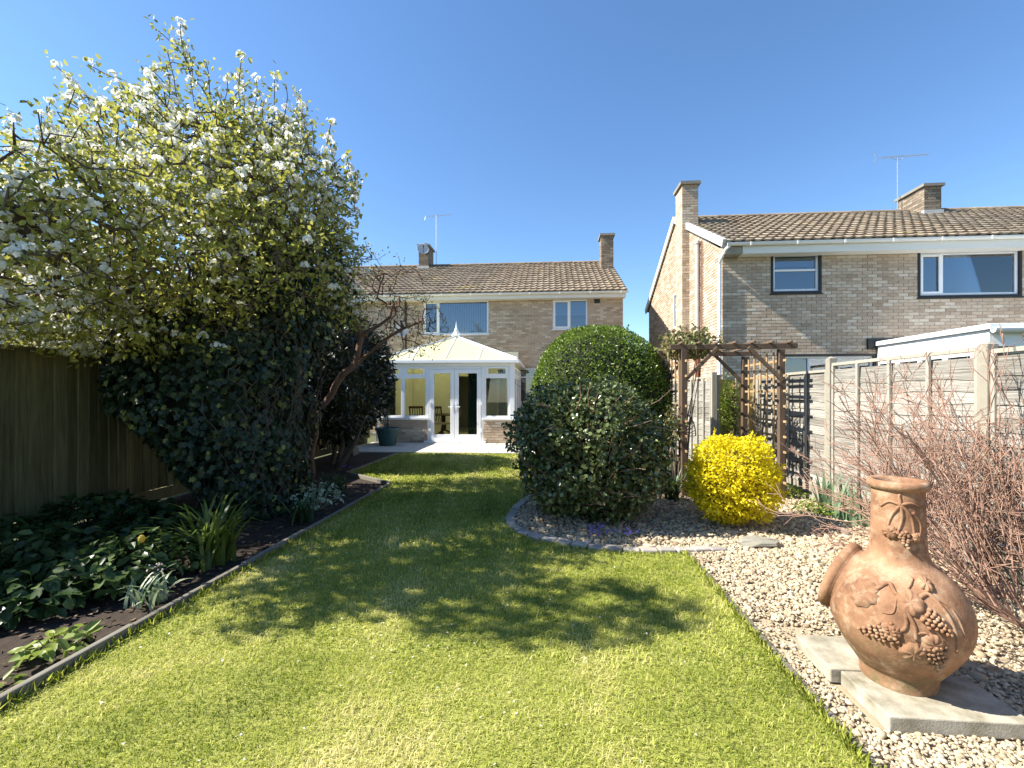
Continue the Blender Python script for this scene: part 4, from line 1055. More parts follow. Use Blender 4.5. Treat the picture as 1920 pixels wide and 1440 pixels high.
for (p, a) in along(BED[:12], .155):
    b = MB().box((-.072, -.05, -.05), (.072, .05, .03 + random.uniform(-.006, .008)))
    o = link('sett', b.mesh('sett'), M_SETT, sc_, loc=(p.x, p.y, 0), rot=(random.uniform(-.04, .04), random.uniform(-.04, .04), a + random.uniform(-.06, .06))); bevel(o, .012)
rk = MB().ball((1.93, 4.42, .03), .20, .11, .05, 12, 6); rk.v = [(x + random.uniform(-.025, .025), yy + random.uniform(-.02, .02), z + random.uniform(-.008, .008)) for x, yy, z in rk.v]
tag(bevel(link('flat_stone', rk.mesh('flat_stone'), M_ROCK), .01), 'flat grey stone lying in the gravel below the golden shrub', 'stone')
st = MB(); pts = [GP(1505, 962), GP(1545, 975), GP(1575, 992), GP(1590, 1005)]
tag(link('log_edging', MB().tube([p + Vector((0, 0, .015)) for p in pts], .03, 8).mesh('log_edging', True), M_EDGE), 'thin curved timber strip in the gravel in front of the iris', 'edging')

# ------------------------------------------------------------------ gravel and grass
def noise2(x, y, seed, f):
    r = np.random.default_rng(seed); s = np.zeros(len(x))
    for i in range(10):
        k = r.normal(size=2) * f * (1 + .3 * i); s += np.sin(x * k[0] + y * k[1] + r.random() * 6.28) / (1 + .3 * i)
    return s / 3.0
def ico(sub):
    t = (1 + 5 ** .5) / 2
    v = [(-1, t, 0), (1, t, 0), (-1, -t, 0), (1, -t, 0), (0, -1, t), (0, 1, t), (0, -1, -t), (0, 1, -t), (t, 0, -1), (t, 0, 1), (-t, 0, -1), (-t, 0, 1)]
    f = [(0, 11, 5), (0, 5, 1), (0, 1, 7), (0, 7, 10), (0, 10, 11), (1, 5, 9), (5, 11, 4), (11, 10, 2), (10, 7, 6), (7, 1, 8), (3, 9, 4), (3, 4, 2), (3, 2, 6), (3, 6, 8), (3, 8, 9), (4, 9, 5), (2, 4, 11), (6, 2, 10), (8, 6, 7), (9, 8, 1)]
    v = [np.array(p) / np.linalg.norm(p) for p in v]
    for _ in range(sub):
        c = {}; nf = []
        def mid(a, b):
            k = (min(a, b), max(a, b))
            if k not in c: m = v[a] + v[b]; v.append(m / np.linalg.norm(m)); c[k] = len(v) - 1
            return c[k]
        for a, b, d in f: ab, bd, da = mid(a, b), mid(b, d), mid(d, a); nf += [(a, ab, da), (b, bd, ab), (d, da, bd), (ab, bd, da)]
        f = nf
    return np.array(v), np.array(f)
GRAVEL = [(1.235, .3), (3.42, .3), (3.42, 8.0), (.25, 8.7)] + BED[::-1][1:-1] + [(1.235, 4.20)]
def pebbles(n, x0, x1, y0, y1, size, sub, seed):
    rg = np.random.default_rng(seed); x = rg.uniform(x0, x1, n); yy = rg.uniform(y0, y1, n)
    k = in_poly(x, yy, GRAVEL) & ~((x > 1.36) & (x < 2.0) & (yy > 2.02) & (yy < 2.66)); x, yy = x[k], yy[k]; n = len(x)
    V, F = ico(sub); m = len(V)
    s = size * rg.lognormal(0, .38, n)[:, None] * np.stack([rg.uniform(.8, 1.25, n), rg.uniform(.7, 1.0, n), rg.uniform(.42, .72, n)], 1)
    ang = rg.uniform(0, 6.28, n); jit = 1 + rg.normal(0, .11, (n, m, 1))
    p = V[None] * jit * s[:, None, :]
    tilt = rg.normal(0, .35, n); cy, sy = np.cos(tilt)[:, None], np.sin(tilt)[:, None]
    p = np.stack([p[:, :, 0], p[:, :, 1] * cy - p[:, :, 2] * sy, p[:, :, 1] * sy + p[:, :, 2] * cy], 2)
    ca, sa = np.cos(ang)[:, None], np.sin(ang)[:, None]
    q = np.stack([p[:, :, 0] * ca - p[:, :, 1] * sa, p[:, :, 0] * sa + p[:, :, 1] * ca, p[:, :, 2]], 2)
    mound = .003 * noise2(x, yy, 5, 2.2) + .000
    q += np.stack([x, yy, mound + rg.uniform(-.004, .012, n)], 1)[:, None, :]
    f = (F[None] + (np.arange(n) * m)[:, None, None]).reshape(-1, 3)
    return q.reshape(-1, 3), f, np.repeat(np.clip(rg.beta(2.2, 2, n) + .06 * noise2(x, yy, 8, 1.1), 0, 1), len(F))
Vs, Fs, Rs, o_ = [], [], [], 0
for a in ((11500, 1.2, 2.6, 1.1, 2.5, .0084, 0, 1), (9500, 1.2, 3.45, 1.1, 3.2, .0092, 0, 5), (13500, 1.2, 3.45, 3.0, 4.6, .0112, 0, 2), (12000, -.5, 3.45, 4.0, 6.6, .0155, 0, 3), (4500, -.4, 3.45, 6.6, 8.7, .021, 0, 4)):
    v, f, r = pebbles(*a); Vs.append(v); Fs.append(f + o_); Rs.append(r); o_ += len(v)
pe = link('gravel', np_mesh('gravel', np.concatenate(Vs), np.concatenate(Fs), np.concatenate(Rs), True), M_PEBBLE, kind='stuff')
tag(pe, 'pale honey-coloured gravel covering the right side of the garden', 'gravel')

def grass(bands):
    V, F, Rr = [], [], []; o = 0
    for (dens, y0, y1, h, w, seed) in bands:
        rg = np.random.default_rng(seed); n = int(dens * (y1 - y0) * 5.4); x = rg.uniform(-3.7, 1.75, n); yy = rg.uniform(y0, y1, n)
        k = in_poly(x, yy, LAWN); x, yy = x[k], yy[k]; n = len(x)
        patch = noise2(x, yy, 3, 1.6); fine = noise2(x, yy, 4, 9)
        H = h * rg.lognormal(0, .3, n) * (1 + .18 * fine)
        az = rg.uniform(0, 6.28, n); lean = np.abs(rg.normal(.95, .5, n))
        d = np.stack([np.cos(az), np.sin(az), np.zeros(n)], 1); sd = np.stack([-np.sin(az), np.cos(az), np.zeros(n)], 1)
        base = np.stack([x, yy, np.zeros(n)], 1); up = np.array([[0, 0, 1.]])
        W = (w * rg.uniform(.7, 1.3, n))[:, None]; Hh = H[:, None]; ln = lean[:, None]
        mid = base + up * Hh * .55 + d * Hh * .25 * ln; tip = base + up * Hh * np.maximum(1 - .35 * ln, .2) + d * Hh * ln
        v = np.stack([base - sd * W, base + sd * W, mid + sd * W * .8, mid - sd * W * .8, tip], 1).reshape(-1, 3)
        b = (np.arange(n) * 5)[:, None]; f = np.concatenate([b + [[0, 1, 2]], b + [[0, 2, 3]], b + [[3, 2, 4]]], 1).reshape(-1, 3)
        dry = np.clip(.54 + .24 * patch + .16 * noise2(x, yy, 14, 4.5) + .10 * fine + rg.normal(0, .18, n), 0, 1)
        V.append(v); F.append(f + o); Rr.append(np.repeat(dry, 3)); o += len(v)
    return np_mesh('grass', np.concatenate(V), np.concatenate(F), np.concatenate(Rr))
gr = link('grass', grass([(15500, 1.0, 2.4, .019, .0015, 1), (9000, 2.4, 4.0, .021, .0021, 2), (4200, 4.0, 7.0, .028, .0032, 3), (2300, 7.0, 10.75, .034, .006, 4)]), M_GRASS, kind='stuff')
tag(gr, 'short mown sunlit grass of the lawn', 'grass')
# longer tufts along the edges
rg = np.random.default_rng(77); n = 2600; yy = rg.uniform(.6, 6.9, n); left = rg.random(n) < .6
x = np.where(left, -2.415 + np.abs(rg.normal(0, .02, n)), 1.19 - np.abs(rg.normal(0, .015, n))); yy = np.where(left, yy, yy * .6 + .1); 
P = np.stack([x, yy, np.zeros(n)], 1); D = np.stack([rg.normal(0, .5, n) + np.where(left, -.2, .2), rg.normal(0, .5, n), np.ones(n)], 1)
eg = link('edge_grass', leaf_mesh('edge_grass', P, D, rand_dirs(n, rg), rg.uniform(.03, .075, n), .0018, rnd=rg.uniform(.25, .8, n), quad=False, curl=.3), M_GRASS, kind='stuff')
tag(eg, 'longer grass tufts along the lawn edges', 'grass')
# fallen petals scattered over the lawn and gravel below the tree
rg = np.random.default_rng(55); n = 420; x = rg.normal(-1.2, 1.2, n); yy = rg.uniform(1.2, 8, n); k = (x > -2.4) & (x < 2.2); x, yy = x[k], yy[k]; n = len(x)
P = np.stack([x, yy, rg.uniform(.012, .022, n)], 1); fpt = link('fallen_petals', leaf_mesh('fallen_petals', P, np.stack([rg.normal(size=n), rg.normal(size=n), rg.normal(0, .2, n)], 1), np.stack([rg.normal(0, .3, n), rg.normal(0, .3, n), np.ones(n)], 1), .014, .006, rnd=rg.random(n), quad=False), M_PETAL, kind='stuff')
tag(fpt, 'fallen white pear petals scattered over the lawn', 'petals')
# leaf litter on the bed
rg = np.random.default_rng(5); n = 2600; P = np.stack([rg.uniform(-5.0, -2.5, n), rg.uniform(1, 7, n), rg.uniform(0, .012, n)], 1)
ll = link('leaf_litter', leaf_mesh('leaf_litter', P, np.stack([rg.normal(size=n), rg.normal(size=n), rg.normal(0, .15, n)], 1), np.stack([rg.normal(0, .3, n), rg.normal(0, .3, n), np.ones(n)], 1), rg.uniform(.02, .06, n), rg.uniform(.008, .018, n), rnd=rg.random(n)), M_LITTER, kind='stuff')
tag(ll, 'brown leaf litter and bark on the left flower bed', 'litter')

# ------------------------------------------------------------------ pear tree in blossom
def cluster_leaves(P, D, per, L, W, rg, spread=.05, up=.3, fold=.25, curl=.15):
    n = len(P) * per; PP = np.repeat(P, per, 0) + rg.normal(0, spread, (n, 3)) ; DD = unit(np.repeat(D, per, 0) * .6 + rg.normal(size=(n, 3)) * .8 + np.array([0, 0, -.15]))
    NN = unit(rg.normal(size=(n, 3)) * .6 + np.array([0, 0, up + .5]))
    return PP, DD, NN, L * rg.uniform(.6, 1.25, n), W * rg.uniform(.7, 1.2, n)
pt = thing('pear_tree', 'tall pear tree in white blossom with yellow-green young leaves above the ivy', 'tree', (-3.6, 5.3, 0))
ELL = [((-4.35, 5.0, 3.1), (2.05, 2.2, 1.45), 1.15), ((-4.6, 3.4, 2.5), (1.5, 1.3, .62), 1.6), ((-4.25, 5.1, 4.15), (1.15, 1.3, .8), 1.2), ((-3.2, 5.7, 2.9), (.9, 1.1, 1.05), 1.2), ((-6.3, 5.0, 2.55), (1.2, 1.8, .75), 1.2), ((-4.7, 2.7, 3.4), (.9, .6, .6), 1.0), ((-3.45, 3.7, 3.3), (.85, .9, .7), 1.4), ((-2.75, 4.3, 2.75), (.7, .9, .5), 1.2), ((-4.0, 4.5, 2.15), (1.05, .55, .45), 2.2), ((-3.1, 5.2, 3.8), (.78, .95, .8), 1.5), ((-3.75, 5.1, 4.35), (.85, .95, .65), 1.5)]
rgp = np.random.default_rng(21)
T = in_ellipsoids(9600, ELL, rgp, .5); T = T[T[:, 2] > 1.75]; T = T[lump(T, 17, 1.0, 1.9) + rgp.normal(0, .2, len(T)) > .50]
T = T[~((T[:, 2] < 2.1) & (T[:, 0] > -3.2))]
# the crown's top is a ragged ridge that falls away towards its near side
zc_ = np.interp(T[:, 0], [-6.6, -5.7, -4.35, -3.55, -2.85, -2.1], [4.25, 4.5, 4.97, 4.77, 4.46, 3.74]) - .85 * np.maximum(5 - T[:, 1], 0) + .3 * np.maximum(T[:, 1] - 5, 0)
T = T[T[:, 2] < zc_ + .13 * np.sin(T[:, 0] * 9 + T[:, 1] * 3) + rgp.normal(0, .13, len(T))]
TN = in_ellipsoids(640, [((-4.35, 2.45, 4.2), (.82, .5, .6)), ((-5.2, 2.9, 3.9), (.9, .6, .6))], rgp, .5); T = np.concatenate([T, TN])
SH = [((420, 235), (370, 150), (345, 100), (300, 58), 5.0), ((360, 130), (325, 120), (275, 140), 5.0), ((255, 290), (190, 225), (145, 165), (103, 122), 4.6), ((330, 250), (270, 190), (215, 150), (165, 120), 4.8), ((470, 250), (455, 190), (442, 148), 5.1), ((500, 270), (510, 210), (516, 145), 5.2), ((540, 300), (552, 240), (558, 190), 5.2), ((575, 330), (590, 270), (582, 225), 5.3), ((350, 120), (340, 85), (338, 50), 5.0), ((600, 380), (640, 345), (668, 335), 5.3), ((190, 260), (165, 235), (140, 232), 4.7), ((120, 330), (60, 285), (10, 262), 4.4)]
limbs = [[(-3.6, 5.3, 0), (-3.65, 5.3, .9), (-3.8, 5.25, 1.7), (-3.95, 5.2, 2.2)],
         [(-3.95, 5.2, 2.2), (-3.45, 5.25, 3.0), (-3.6, 5.2, 3.7), (-4.1, 5.1, 4.5), (-4.6, 5.0, 5.2)],
         [(-3.9, 5.2, 2.0), (-4.5, 4.9, 2.5), (-5.3, 4.4, 2.9), (-6.0, 4.0, 3.3)],
         [(-3.95, 5.2, 2.1), (-4.5, 4.3, 2.7), (-4.8, 3.4, 3.1), (-4.7, 2.5, 3.7)],
         [(-3.85, 5.25, 1.6), (-4.8, 5.4, 1.95), (-5.7, 5.4, 2.5), (-6.6, 5.4, 3.0)],
         [(-3.95, 5.2, 2.2), (-4.5, 5.6, 3.2), (-5.0, 5.8, 4.1)]]
rsh = random.Random(12)
for px_ in range(15, 670, 27):
    yb = float(np.interp(px_, [0, 130, 330, 450, 560, 680], [290, 245, 165, 190, 235, 350])); k_ = rsh.uniform(30, 85); lean_ = rsh.uniform(-28, 22); SH.append(((px_, yb + 60), (px_ + lean_ * .4, yb + 5), (px_ + lean_, yb - k_), rsh.uniform(4.6, 5.4)))
late_ = [[(PX(a, sh[-1]), sh[-1], PZ(a, b, sh[-1])) for a, b in sh[:-1]] for sh in SH]
vf, TP, TD, _, _ = grow(limbs, T, 4, late=late_, seg=.17, wig=.05, rmin=.0048, expo=.45)
wood('trunk', vf, M_BARK, pt)
k = rgp.random(len(TP)) < .92; TP, TD = TP[k], TD[k]
P, D, N, L, W = cluster_leaves(TP, TD, 8, .060, .017, rgp, .05)
link('crown', leaf_mesh('crown', P, D, N, L, W, rnd=np.clip(rgp.normal(.55, .25, len(P)), 0, 1), curl=.12), M_PEAR, pt)
# blossom: corymbs of five-petalled flowers
kb = (rgp.random(len(TP)) < .84) & (lump(TP, 23, 1.0, 2.2) + rgp.normal(0, .3, len(TP)) > .38) & ~((TP[:, 0] > -3.75) & (TP[:, 2] < 3.5) & (rgp.random(len(TP)) < .75)); C = TP[kb] + np.array([0, 0, .03]); per = 11; n = len(C) * per
dv = rand_dirs(n, rgp); dv[:, 2] = np.abs(dv[:, 2]) * 1.1 - .25; fc = np.repeat(C, per, 0) + dv * (.048 * rgp.uniform(.7, 1.1, n))[:, None]; fnm = unit(dv + rgp.normal(size=(n, 3)) * .35); a1 = unit(np.cross(fnm, rand_dirs(n, rgp))); a2 = np.cross(fnm, a1)
V = [fc - fnm * .003]
for q in range(10):
    t = 2 * math.pi * q / 10; rr = .024 if q % 2 == 0 else .016
    V.append(fc + (a1 * math.cos(t) + a2 * math.sin(t)) * rr + fnm * .003)
V = np.stack(V, 1).reshape(-1, 3); b = (np.arange(n) * 11)[:, None]
F = np.concatenate([b + [[0, 1 + (2 * q - 1) % 10, 1 + 2 * q, 1 + (2 * q + 1) % 10]] for q in range(5)], 1).reshape(-1, 4)
link('blossom', np_mesh('blossom', V, F, np.repeat(rgp.random(n), 5)), M_PETAL, pt)

# ------------------------------------------------------------------ ivy mass on its trunk
iv = thing('ivy', 'dark glossy ivy mass wrapped round the pear trunk, narrowing to the ground', 'ivy', (-3.55, 5.3, 0))
zk = np.array([0, .4, .8, 1.2, 1.6, 2.0, 2.3, 2.6, 3.2]); rx = np.array([.46, .64, .84, 1.02, 1.15, 1.17, 1.0, .65, .3]); cx = np.array([-3.48, -3.62, -3.76, -3.86, -3.91, -3.9, -3.82, -3.62, -3.4])
def ivy_pts(n, rg, dep):
    z = rg.uniform(.02, 3.15, n * 2); w = np.interp(z, zk, rx); keep = rg.random(n * 2) < w / 1.15; z = z[keep][:n]; n = len(z)
    a = rg.uniform(0, 6.28, n); d3 = np.stack([np.cos(a), np.sin(a), z * .9], 1)
    r = np.interp(z, zk, rx) * (1 + .13 * (lump(d3, 9, 1, 2.3) - 1) * 1.2) * (1 - dep * rg.random(n) ** 2)
    p = np.stack([np.interp(z, zk, cx) + r * np.cos(a), 5.2 + .85 * r * np.sin(a), z], 1)
    return p, np.stack([np.cos(a), np.sin(a), -.15 + .5 * (z - 1.6) / 1.6], 1)
rgi = np.random.default_rng(31); p, nn = ivy_pts(13500, rgi, .20); n = len(p)
N = unit(nn + rgi.normal(size=(n, 3)) * .38 + np.array([0, 0, .25])); D = unit(np.array([[0, 0, -1.]]) + rgi.normal(size=(n, 3)) * .45 + nn * .3)
rnd = np.clip(rgi.beta(1.5, 3, n) + (rgi.random(n) < .08) * .6, 0, 1)
# lobed ivy leaf: 8-vertex fan
def ivy_leaf_mesh(name, P, D, N, L, rnd):
    n = len(P); S = unit(np.cross(D, N)); N = unit(np.cross(S, D)); L = L[:, None]
    sh = [(0, 0, 0), (.12, -.42, .10), (.42, -.30, .07), (.55, -.52, .10), (.72, -.22, .04), (1.0, 0, -.04), (.72, .22, .04), (.55, .52, .10), (.42, .30, .07), (.12, .42, .10)]
    v = np.stack([P + D * L * a + S * L * b_ + N * L * c for a, b_, c in sh], 1).reshape(-1, 3); b = (np.arange(n) * 10)[:, None]
    f = np.concatenate([b + [[0, 1, 2]], b + [[0, 2, 4]], b + [[2, 3, 4]], b + [[0, 4, 5]], b + [[0, 5, 6]], b + [[0, 6, 8]], b + [[6, 7, 8]], b + [[0, 8, 9]]], 1).reshape(-1, 3)
    return np_mesh(name, v, f, np.repeat(rnd, 8))
link('foliage', ivy_leaf_mesh('foliage', p, D, N, rgi.uniform(.045, .085, n), rnd), M_IVY, iv)
# upper lobe of ivy climbing into the right flank of the crown
p2, n2 = shell(4600, (-3.3, 5.55, 2.75), (.78, .7, .85), 19, .16, 3.5, 2.0, .5, .5, rgi); m2_ = len(p2)
link('foliage', ivy_leaf_mesh('foliage', p2, unit(np.array([[0, 0, -1.]]) + rgi.normal(size=(m2_, 3)) * .5 + n2 * .3), unit(n2 + rgi.normal(size=(m2_, 3)) * .4 + np.array([0, 0, .25])), rgi.uniform(.04, .07, m2_), np.clip(rgi.beta(1.6, 2.6, m2_), 0, 1)), M_IVY, iv)
cv_, cf = [], []
for j, z in enumerate(np.linspace(0, 3.0, 16)):
    for i in range(20):
        a = 2 * math.pi * i / 20; r = float(np.interp(z, zk, rx)) * .70 * (1 + .06 * math.sin(3 * a + z * 4)); cv_.append((float(np.interp(z, zk, cx)) + r * math.cos(a), 5.2 + .85 * r * math.sin(a), z))
cf = [(j * 20 + i, j * 20 + (i + 1) % 20, (j + 1) * 20 + (i + 1) % 20, (j + 1) * 20 + i) for j in range(15) for i in range(20)]
link('ivy_filler', np_mesh('ivy_filler', np.array(cv_), np.array(cf), smooth=True), M_INNER, iv)  # dark core added within the ivy to keep it from being see-through
# tangle of bare ivy stems on the right flank
sb = MB(); rgs = random.Random(3)
for k in range(100):
    z = rgs.uniform(.05, 2.3); a = rgs.uniform(-1.15, .3); pts = []
    for q in range(7):
        zz = z + q * .09; aa = a + rgs.uniform(-.09, .09); r = float(np.interp(zz, zk, rx)) * rgs.uniform(.98, 1.05)
        pts.append((float(np.interp(zz, zk, cx)) + r * math.cos(aa), 5.2 + .85 * r * math.sin(aa), zz))
    sb.tube(pts, rgs.uniform(.002, .005), 4, False)
link('stem', sb.mesh('stem'), M_BARK, iv)

# ------------------------------------------------------------------ gnarled fruit tree and laurel behind
gt = thing('fruit_tree', 'gnarled old fruit tree with reddish twisting limb leaning towards the conservatory', 'tree', (-3.9, 7.3, 0))
rga = np.random.default_rng(41)
EL2 = [((-2.75, 6.95, 2.95), (1.0, .9, .75), 1), ((-2.15, 7.0, 2.45), (.6, .6, .55), 1.4), ((-3.5, 6.9, 3.2), (.9, .9, .8), 1)]
T2 = in_ellipsoids(520, EL2, rga, .6)
lim2 = [[(-3.75, 6.9, 0), (-3.7, 6.85, .6), (-3.55, 6.8, 1.15), (-3.25, 6.8, 1.55), (-2.95, 6.8, 1.85), (-2.9, 6.85, 2.3)], [(-3.0, 6.8, 1.8), (-2.6, 6.8, 2.1), (-2.25, 6.85, 2.4), (-1.95, 6.9, 2.5)], [(-2.92, 6.85, 2.25), (-3.1, 6.9, 2.8), (-3.4, 6.9, 3.3)], [(-2.9, 6.85, 2.3), (-2.5, 7.0, 2.6), (-2.4, 7.0, 3.0)]]
vf, TP, TD, _, _ = grow(lim2, T2, 6, seg=.13, wig=.06, rmin=.0042, expo=.49)
wood('trunk', vf, M_BARKR, gt)
k = rga.random(len(TP)) < .8; P, D, N, L, W = cluster_leaves(TP[k], TD[k], 4, .045, .012, rga, .04)
link('crown', leaf_mesh('crown', P, D, N, L, W, rnd=rga.random(len(P))), M_APPLE, gt)

def bush(name, label, cat, c, rad, nleaf, L, W, mat, seed, power=2.0, amp=.08, freq=3, depth=.14, outward=.8, core_s=.84, up=.4, quad=True, zmin=.03, rbias=None, fold=.25, core_mat=None, stems=True, group=None, curl=.1, sprigs=0, splen=.12):
    t = thing(name, label, cat, (c[0], c[1], 0), group); rg = np.random.default_rng(seed)
    p, nn = shell(nleaf, c, rad, seed, amp, freq, power, depth, zmin, rg); n = len(p)
    if sprigs:
        k = rg.choice(n, sprigs, replace=False); k = k[p[k, 2] > c[2] * .35]; per = 11; dr = unit(nn[k] + rg.normal(0, .35, (len(k), 3)) + np.array([0, 0, .45])); sl = splen * rg.uniform(.5, 1.3, len(k))
        f = np.tile(np.linspace(0, 1, per), len(k)); q = np.repeat(p[k], per, 0) + np.repeat(dr * sl[:, None], per, 0) * f[:, None]
        p = np.concatenate([p, q]); nn = np.concatenate([nn, np.repeat(dr, per, 0)]); n = len(p)
        sk = MB()
        for a_, d_, l_ in zip(p[k], dr, sl): sk.tube([a_ - d_ * .06, a_ + d_ * l_], [.003, .0015], 3, False)
        link('shoots', sk.mesh('shoots'), M_BARK, t, kind='stuff')
    N = unit(nn * .55 + rg.normal(size=(n, 3)) * .5 + np.array([0, 0, up])); D = unit(nn * outward + rg.normal(size=(n, 3)) * .75)
    rnd = np.clip(rg.beta(2, 2.2, n) if rbias is None else rg.normal(rbias, .25, n), 0, 1)
    link('foliage', leaf_mesh('foliage', p, D, N, L * rg.uniform(.65, 1.25, n), W * rg.uniform(.7, 1.2, n), rnd=rnd, quad=quad, fold=fold, curl=curl), mat, t)
    if core_s: core('filler_core', c, rad, seed, amp, freq, power, core_s, core_mat or M_INNER, t)  # filler core added inside the leaves so light does not leak through
    if stems:
        sb = MB(); rr = random.Random(seed)
        for k in range(7):
            a = rr.uniform(0, 6.28); sb.tube([(c[0] + .08 * math.cos(a), c[1] + .08 * math.sin(a), 0), (c[0] + rad[0] * .35 * math.cos(a), c[1] + rad[1] * .35 * math.sin(a), c[2] * .6), (c[0] + rad[0] * .6 * math.cos(a), c[1] + rad[1] * .6 * math.sin(a), c[2])], [.025, .018, .008], 6)
        link('stem', sb.mesh('stem'), M_BARK, t)
    return t
lt = bush('laurel_hedge', 'tall dark evergreen laurel beside the conservatory, behind the leaning fruit tree', 'shrub', (-4.22, 8.9, 1.72), (.98, 1.35, 1.18), 7500, .115, .024, M_LAUREL, 51, 2.3, .10, 2.5, .22, outward=.5, core_s=.8, stems=False)
sb = MB()
for (a, c_) in (((-4.1, 8.6, 0), (-4.0, 8.7, 1.2)), ((-3.9, 8.2, 0), (-3.5, 8.5, 1.0)), ((-4.4, 9.0, 0), (-4.3, 9.0, 1.2))): sb.tube([a, (Vector(a) + Vector(c_)) / 2 + Vector((.05, .03, 0)), c_], [.05, .04, .03], 7)
link('stem', sb.mesh('stem'), M_BARK, lt)
bush('yellow_shrub', 'yellow-leaved shrub peeping over the dark board fence under the blossom', 'shrub', (-7.2, 6.4, 1.45), (1.5, .9, .9), 3200, .06, .02, M_YELSHRUB, 52, amp=.15, zmin=.5, core_s=.7)
rt = thing('copper_tree', 'small tree with coppery red young leaves behind the pear blossom', 'tree', (-7.5, 8.6, 0))
rgc = np.random.default_rng(61); T3 = in_ellipsoids(240, [((-6.6, 8.2, 4.9), (1.4, 1.2, 1.4))], rgc)
vf, TP, TD, _, _ = grow([[(-7.2, 8.4, 0), (-7.0, 8.3, 2), (-6.7, 8.2, 4)], [(-6.9, 8.2, 3), (-6.3, 8.2, 5.4)]], T3, 8, seg=.2, rmin=.006)
wood('trunk', vf, M_BARK, rt); P, D, N, L, W = cluster_leaves(TP, TD, 4, .07, .02, rgc, .06); link('crown', leaf_mesh('crown', P, D, N, L, W, rnd=rgc.random(len(P))), M_REDLEAF, rt)

# ------------------------------------------------------------------ clipped shrubs
bush('box_bush', 'large clipped bright green domed box bush behind the dark shrub', 'shrub', (.80, 7.6, 1.22), (1.10, 1.1, 1.27), 38000, .040, .014, M_BOX, 71, 2.35, .03, 3.5, .09, outward=.9, core_s=.88, up=.25, quad=False, sprigs=160, splen=.07)
bush('evergreen_shrub', 'rounded dark green shrub with pale glossy leaves in the curved bed', 'shrub', (.45, 5.35, .77), (.82, .78, .75), 15000, .056, .021, M_OSMAN, 72, 2.2, .17, 6.0, .34, outward=.6, core_s=.60, up=.6, sprigs=150, splen=.13)
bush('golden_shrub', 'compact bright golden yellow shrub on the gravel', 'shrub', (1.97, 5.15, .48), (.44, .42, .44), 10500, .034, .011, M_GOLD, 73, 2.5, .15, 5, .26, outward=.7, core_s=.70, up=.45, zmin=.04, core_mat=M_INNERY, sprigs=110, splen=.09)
# bare twigs poking out of the dark shrub
tw = MB(); rr = random.Random(9)
for k in range(90):
    a = rr.uniform(3.4, 6.0); z = rr.uniform(.2, 1.3); q = Vector((.45 + .60 * math.cos(a), 5.35 + .56 * math.sin(a), z)); e = q + Vector((.3 * math.cos(a) + rr.uniform(-.12, .12), .28 * math.sin(a), rr.uniform(-.1, .3)))
    tw.tube([q, (q + e) / 2 + Vector((rr.uniform(-.03, .03), 0, rr.uniform(-.02, .03))), e], [.005, .004, .002], 4, False)
link('twigs', tw.mesh('twigs'), M_TWIG, bpy.data.objects['evergreen_shrub'])

# ------------------------------------------------------------------ bare twiggy shrub in front of the right fence
bs = thing('bare_shrub', 'leafless reddish-brown twiggy shrub beside the chiminea', 'shrub', (2.95, 3.3, 0))
rgb = np.random.default_rng(81); TW = []
def twig(p, d, L, r0, depth):
    n = 5; pts = [p]; q = p.copy(); dd = d.copy()
    for i in range(n):
        dd = dd + rgb.normal(0, .07, 3) + np.array([0, 0, .015]); dd /= np.linalg.norm(dd); q = q + dd * L / n
        if q[0] > 3.42: q[0] = 3.42 - rgb.random() * .05
        if q[2] < .02: q[2] = .02 + rgb.random() * .03
        pts.append(q.copy())
        if depth > 0 and i >= 1 and rgb.random() < .93:
            for _ in range(1):
                nd = dd + rgb.normal(0, .42, 3); nd /= np.linalg.norm(nd); twig(q.copy(), nd, L * rgb.uniform(.32, .58), r0 * .62, depth - 1)
    TW.append((np.array(pts), r0))
for k in range(128):
    a = rgb.uniform(0, 6.28); e = rgb.beta(2.0, 1.8) * 1.4; d = np.array([math.cos(a) * math.sin(e) * .75 - .0, math.sin(a) * math.sin(e), math.cos(e)])
    b0 = np.array([3.03 + .24 * math.cos(a), 2.88 + .5 * math.sin(a), .02]); twig(b0, d / np.linalg.norm(d), (.52 + .66 * math.cos(e)) * rgb.uniform(.8, 1.1) * (.72 if math.sin(a) < -.25 else 1), .0065, 3)
V = []; F = []; o_ = 0; tri = np.array([0, 2.094, 4.189])
for pts, r0 in TW:
    m = len(pts); d = unit(np.gradient(pts, axis=0)); u = unit(np.cross(d, np.array([[.2, .3, .93]]))); w = np.cross(d, u); r = np.maximum(r0 * (1 - .55 * np.arange(m) / m), .0024)[:, None, None]
    V.append((pts[:, None, :] + (u[:, None, :] * np.cos(tri)[None, :, None] + w[:, None, :] * np.sin(tri)[None, :, None]) * r).reshape(-1, 3))
    i_ = np.arange(m - 1)[:, None] * 3; k_ = np.arange(3)[None, :]; F.append((o_ + np.stack([i_ + k_, i_ + (k_ + 1) % 3, i_ + 3 + (k_ + 1) % 3, i_ + 3 + k_], 2)).reshape(-1, 4)); o_ += 3 * m
link('branches', np_mesh('branches', np.concatenate(V), np.concatenate(F), smooth=True), M_TWIG, bs)

